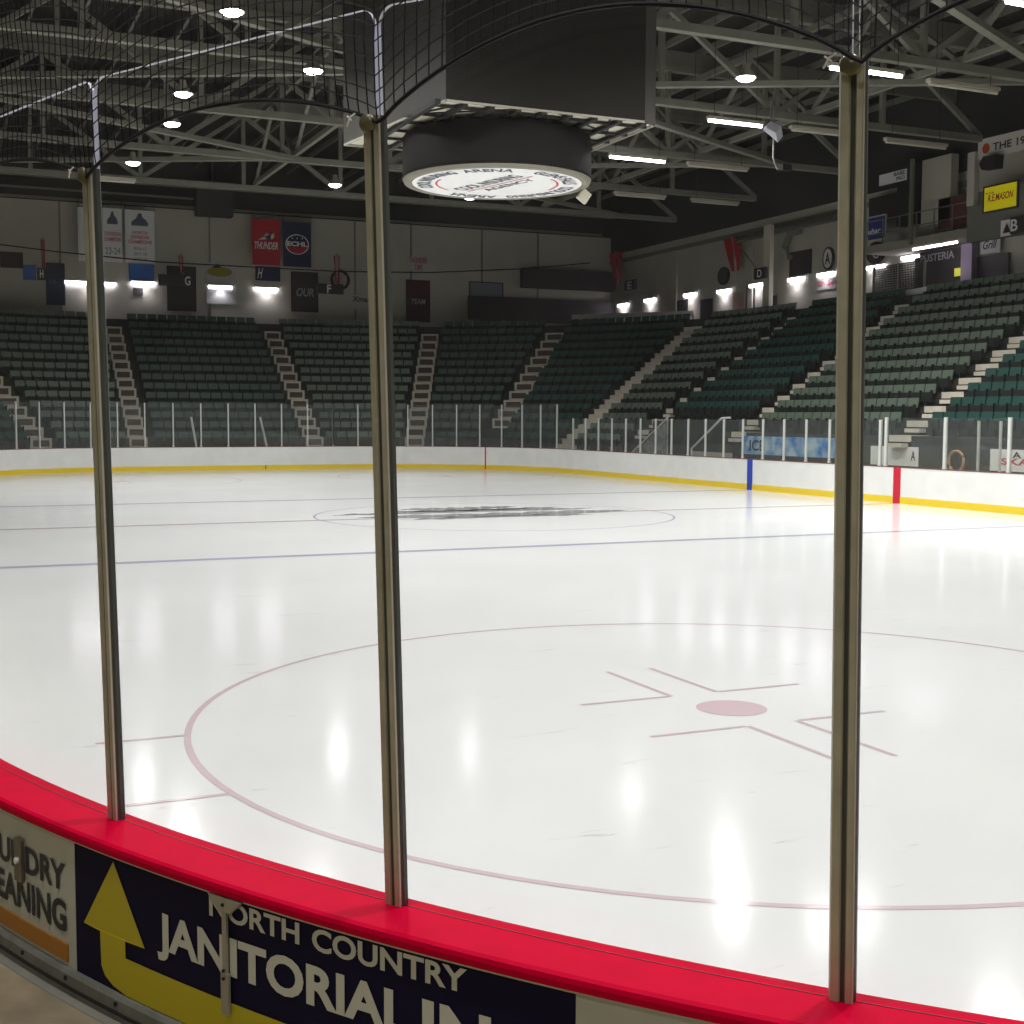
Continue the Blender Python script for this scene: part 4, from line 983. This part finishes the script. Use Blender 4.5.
# suite block at the right edge
sign('suite_balcony', (973, 186, 1060, 236), 'Y', -25.0, mat('suite', (.17, .17, .145), .8), 'grey suite front carrying the yellow sign', 'suite', th=.3)
sign('suite_back_wall', (981, 150, 1060, 196), 'Y', -26.2, M_WALL, 'pale back wall of the open suite above the yellow sign', 'suite wall', th=.1)
sign('suite_post', (972, 153, 979, 206), 'Y', -24.6, mat('suite_post', (.5, .47, .42), .6), 'pale post at the corner of the open suite', 'post', th=.25)
# sloping white fascia with lettering
P0 = at(980, 160, 'Y', -24.6); P1 = at(1060, 142, 'Y', -24.6)
root = empty('fascia_sign', Vector((P0.x, -24.6, P0.z)), PI/2); tag(root, 'long white fascia board with dark lettering at the upper right edge', 'sign')
Wf = P0.x-P1.x; dz = P1.z-P0.z; hf = .75
b = MB(); b.add([(0, 0, 0), (0, Wf, dz), (0, Wf, dz+hf), (0, 0, hf), (.12, 0, 0), (.12, Wf, dz), (.12, Wf, dz+hf), (.12, 0, hf)], [(0, 1, 2, 3), (7, 6, 5, 4), (0, 4, 5, 1), (1, 5, 6, 2), (2, 6, 7, 3), (3, 7, 4, 0)]); b.build('panel', mat('fascia', (.6, .57, .52), .6), root)
lettering('lettering', 'THE 19TH SLICE', lambda x, y: Vector((.13, Wf*(.20+.95*x), dz*(.20+.95*x)+.20+.30*y)), S_DK, root, .02)
b = MB(); b.add([(.13, Wf*.11+.2*math.cos(2*PI*i/18), dz*.11+.36+.2*math.sin(2*PI*i/18)) for i in range(18)], [tuple(range(18))]); b.build('round_logo', mat('logo_orange', srgb(180, 70, 30), .6), root)
P = at(995, 163, 'Y', -24.5); root = empty('loudspeaker', P, PI/2); tag(root, 'black five-sided loudspeaker hanging under the white fascia', 'speaker')
b = MB(); b.add([(e, y_, z) for e in (0, .4) for y_, z in ((-.42, .0), (-.22, .25), (.45, .22), (.42, -.28), (-.28, -.25))], [(0, 1, 2, 3, 4), (9, 8, 7, 6, 5)]+[(i, 5+i, 5+(i+1) % 5, (i+1) % 5) for i in range(5)]); b.build('cabinet', M_BLACK, root)
sign('yellow_sign', (985.5, 185, 1018, 209), 'Y', -24.68, mat('sign_bright_yellow', srgb(240, 222, 5), .5, emit=.18), 'bright yellow sign with red lettering on the grey suite front', 'sign', [('R.E.MASON', .12, .38, .90, .68, mat('mason_red', srgb(170, 25, 25), .6), .2), ('let us be', .05, .72, .30, .80, M_DARKTXT)], .06, frame=S_DK)  # slight glow in the yellow lifts the sign's brightness
sign('wall_sign', (1001.5, 220, 1011.5, 236), 'Y', -24.6, S_WH, 'white sign with a dark red triangle beside the B sign', 'sign')
c, w, z0, z1 = rect(1001.5, 220, 1011.5, 236, 'Y', -24.5)
b = MB(); b.add([(c.x+.5*w*.75, -24.5, z0+.2*(z1-z0)), (c.x-.5*w*.75, -24.5, z0+.2*(z1-z0)), (c.x, -24.5, z0+.85*(z1-z0))], [(0, 1, 2)]); tri = b.build('triangle_emblem', S_MAR)
for o in COL.objects:
    if o.get('label', '').startswith('white sign with a dark red triangle'):
        tri.parent = o; tri.matrix_parent_inverse = (Matrix.Translation(o.location)@Matrix.Rotation(PI/2, 4, 'Z')).inverted()
sign('section_sign', (1012.5, 216, 1030, 233), 'Y', -24.6, S_DK, 'black section sign with white letter B at the right edge', 'sign', [('B', .05, .15, .45, .85, S_WH)], .12)
sign('snack_shop', (916, 250, 966, 302), 'Y', YR+.05, S_DK, 'dark shop front with pale lettering over it at right', 'shop front', [('PUSTERIA', .12, .80, .80, .95, S_GREYT)], .1)
sign('snack_shop', (978, 255, 1010, 292), 'Y', YR+.05, mat('shop2', (.045, .04, .045), .6), 'dark shop front below the B sign', 'shop front', th=.1)
sign('shop_sign', (981, 236, 1001, 253), 'Y', YR+.2, S_LG, 'pale sign with dark script over the right shop front', 'sign', [('Grill', .15, .25, .85, .75, S_DK, .3)])
sign('pillar', (966, 244, 977, 300), 'Y', YR+.3, mat('pillar_mauve', (.20, .16, .22), .8), 'mauve pillar between the two dark shop fronts', 'pillar', th=.3)
sign('lit_menu', (955, 268, 963, 276), 'Y', YR+.2, mat('menu_lit', srgb(190, 190, 60), .6, emit=.5), 'small glowing yellow menu in the shop front', 'menu')
tb = at(935, 243, 'Y', -25.2)-Vector((0, 0, .12)); root = empty('tube_lamp', tb, PI/2); tag(root, 'long lit tube lamp under the right platform', 'lamp')
b = MB(); b.box(-.06, -1.35, .04, .1, 1.35, .12); b.build('housing', M_POSTL, root); b = MB(); b.tube([(.02, -1.3, 0), (.02, 1.3, 0)], .05, 8); b.build('tube', M_WLAMP, root); spot(root, (0, 0, -.1), 60, 150, .2, (1, .95, .95))

# ------------------------------------------------------------------ tunnel and bench side
def flat_panel(name, pts, y, m, label, cat, th=.04, rail=None):
    b = MB(); n = len(pts); root = empty(name, Vector((pts[0][0], y, .4))); tag(root, label, cat); ox, oz = pts[0][0], .4
    b.add([(x-ox, e, z-oz) for e in (0, -th) for x, z in pts], [tuple(range(n)), tuple(range(n, 2*n))[::-1]]+[(i, (i+1) % n, n+(i+1) % n, n+i) for i in range(n)]); b.build('panel', m, root)
    if rail:
        c = MB(); c.tube([(x-ox, .02, z-oz) for x, z in rail], .045, 6); c.build('handrail', S_WH, root)
M_HAZE = glass_mat('tunnel_glass', (.6, .6, .6), .30, (.5, .5, .48), 0)
flat_panel('tunnel_railing', [(20.0, .42), (20.0, .98), (17.05, 2.46), (17.05, .42)], -15.2, M_HAZE, 'sloping translucent panel with white handrail left of the tunnel', 'railing', rail=[(20.1, .95), (17.05, 2.5), (17.05, .45)])
flat_panel('tunnel_railing', [(15.1, .42), (15.1, 1.15), (12.2, 1.15), (12.2, .42)], -15.2, mat('low_wall', (.42, .40, .36), .8), 'low pale wall with a bent white handrail right of the tunnel', 'railing', rail=[(15.1, .8), (15.1, 1.25), (12.9, 2.5), (12.3, 2.52)])
b = MB(); b.box(13.4, -16.9, .36, 18.9, -15.55, 2.38); o = b.build('tunnel_dark_block', M_BLACK); tag(o, 'black block painted as the dark tunnel mouth under the side stands', 'tunnel')  # solid black box paints in the darkness of the tunnel mouth
def low_banner(x0, x1, z0, z1, y, m, lab, texts=(), extra=None):
    root = empty('advert_banner', Vector(((x0+x1)/2, y, z0)), PI/2); tag(root, lab, 'banner'); w = abs(x1-x0); h = z1-z0
    b = MB(); b.box(0, -w/2, 0, .03, w/2, h); b.build('panel', m, root)
    for body, a, c, d, e, tm in texts:
        lettering('lettering', body, (lambda x, y_, a=a, c=c, d=d, e=e: Vector((.04, (a+(d-a)*x-.5)*w, (c+(e-c)*y_)*h))), tm, root, .02)
    return root
mb_ = bpy.data.materials.new('banner_sky'); mb_.use_nodes = True; nt = mb_.node_tree; bs = nt.nodes['Principled BSDF']; nz = nt.nodes.new('ShaderNodeTexNoise'); nz.inputs['Scale'].default_value = 1.6; nz.inputs['Detail'].default_value = 4
cr = nt.nodes.new('ShaderNodeValToRGB'); cr.color_ramp.elements[0].position = .38; cr.color_ramp.elements[0].color = srgb(60, 130, 210); cr.color_ramp.elements[1].position = .62; cr.color_ramp.elements[1].color = srgb(190, 220, 235)
tc = nt.nodes.new('ShaderNodeTexCoord'); nt.links.new(tc.outputs['Object'], nz.inputs['Vector']); nt.links.new(nz.outputs['Fac'], cr.inputs[0]); nt.links.new(cr.outputs[0], bs.inputs['Base Color'])
low_banner(11.9, 5.0, 1.12, 1.82, -15.58, mb_, 'sky blue advert banner on the low wall left of the rightmost post', [('ICE', .06, .2, .2, .8, M_DARKTXT)])
low_banner(4.4, 2.1, .98, 1.60, -15.58, S_WH, 'white advert banner between the rightmost post and the red line mark', [('A', .86, .3, .95, .8, S_MAR)])
low_banner(-1.0, -6.5, .98, 1.62, -15.58, S_WH, 'white advert banner with pink lettering at the right edge', [('SKATE', .08, .3, .4, .6, S_PINK), ('A', .16, .62, .22, .9, S_MAR)])
# bench seat and coil of hose in the box
b = MB(); b.box(-2.9, -.2, .42, 2.9, .2, .47); 
for x in (-2.6, 0, 2.6): b.box(x-.05, -.15, 0, x+.05, .15, .42)
o = b.build('players_bench', mat('bench_wood', (.45, .28, .15), .7)); o.location = (-1.6, -14.3, .4); tag(o, 'long wooden bench behind the boards right of the red line', 'bench')
P = at(956, 463, 'Y', -14.0); b = MB(); b.tube([(.30*math.cos(2*PI*i/20), 0, .30*math.sin(2*PI*i/20)) for i in range(21)], .04, 6); o = b.build('hose_coil', mat('hose', (.5, .28, .15), .6)); o.location = (P.x, -14.0, max(P.z, .75)+.05); tag(o, 'round orange-brown coil standing on the bench behind the boards', 'coil')
# leaning poles behind the far glass (stored net frame)
for (xa, ya, xb, yb), lab in (((191, 417, 199, 449), 'white pole leaning behind the far glass, left one'), ((260, 417, 270, 449), 'white pole leaning behind the far glass, right one')):
    P = at(xb, yb, 'X', 30.9); Q = at(xa, ya, 'X', 31.3); P.z = .35; o = MB(); o.tube([(0, 0, 0), Q-P], .055, 6); q = o.build('leaning_pole', S_WH); q.location = P; tag(q, lab, 'pole')
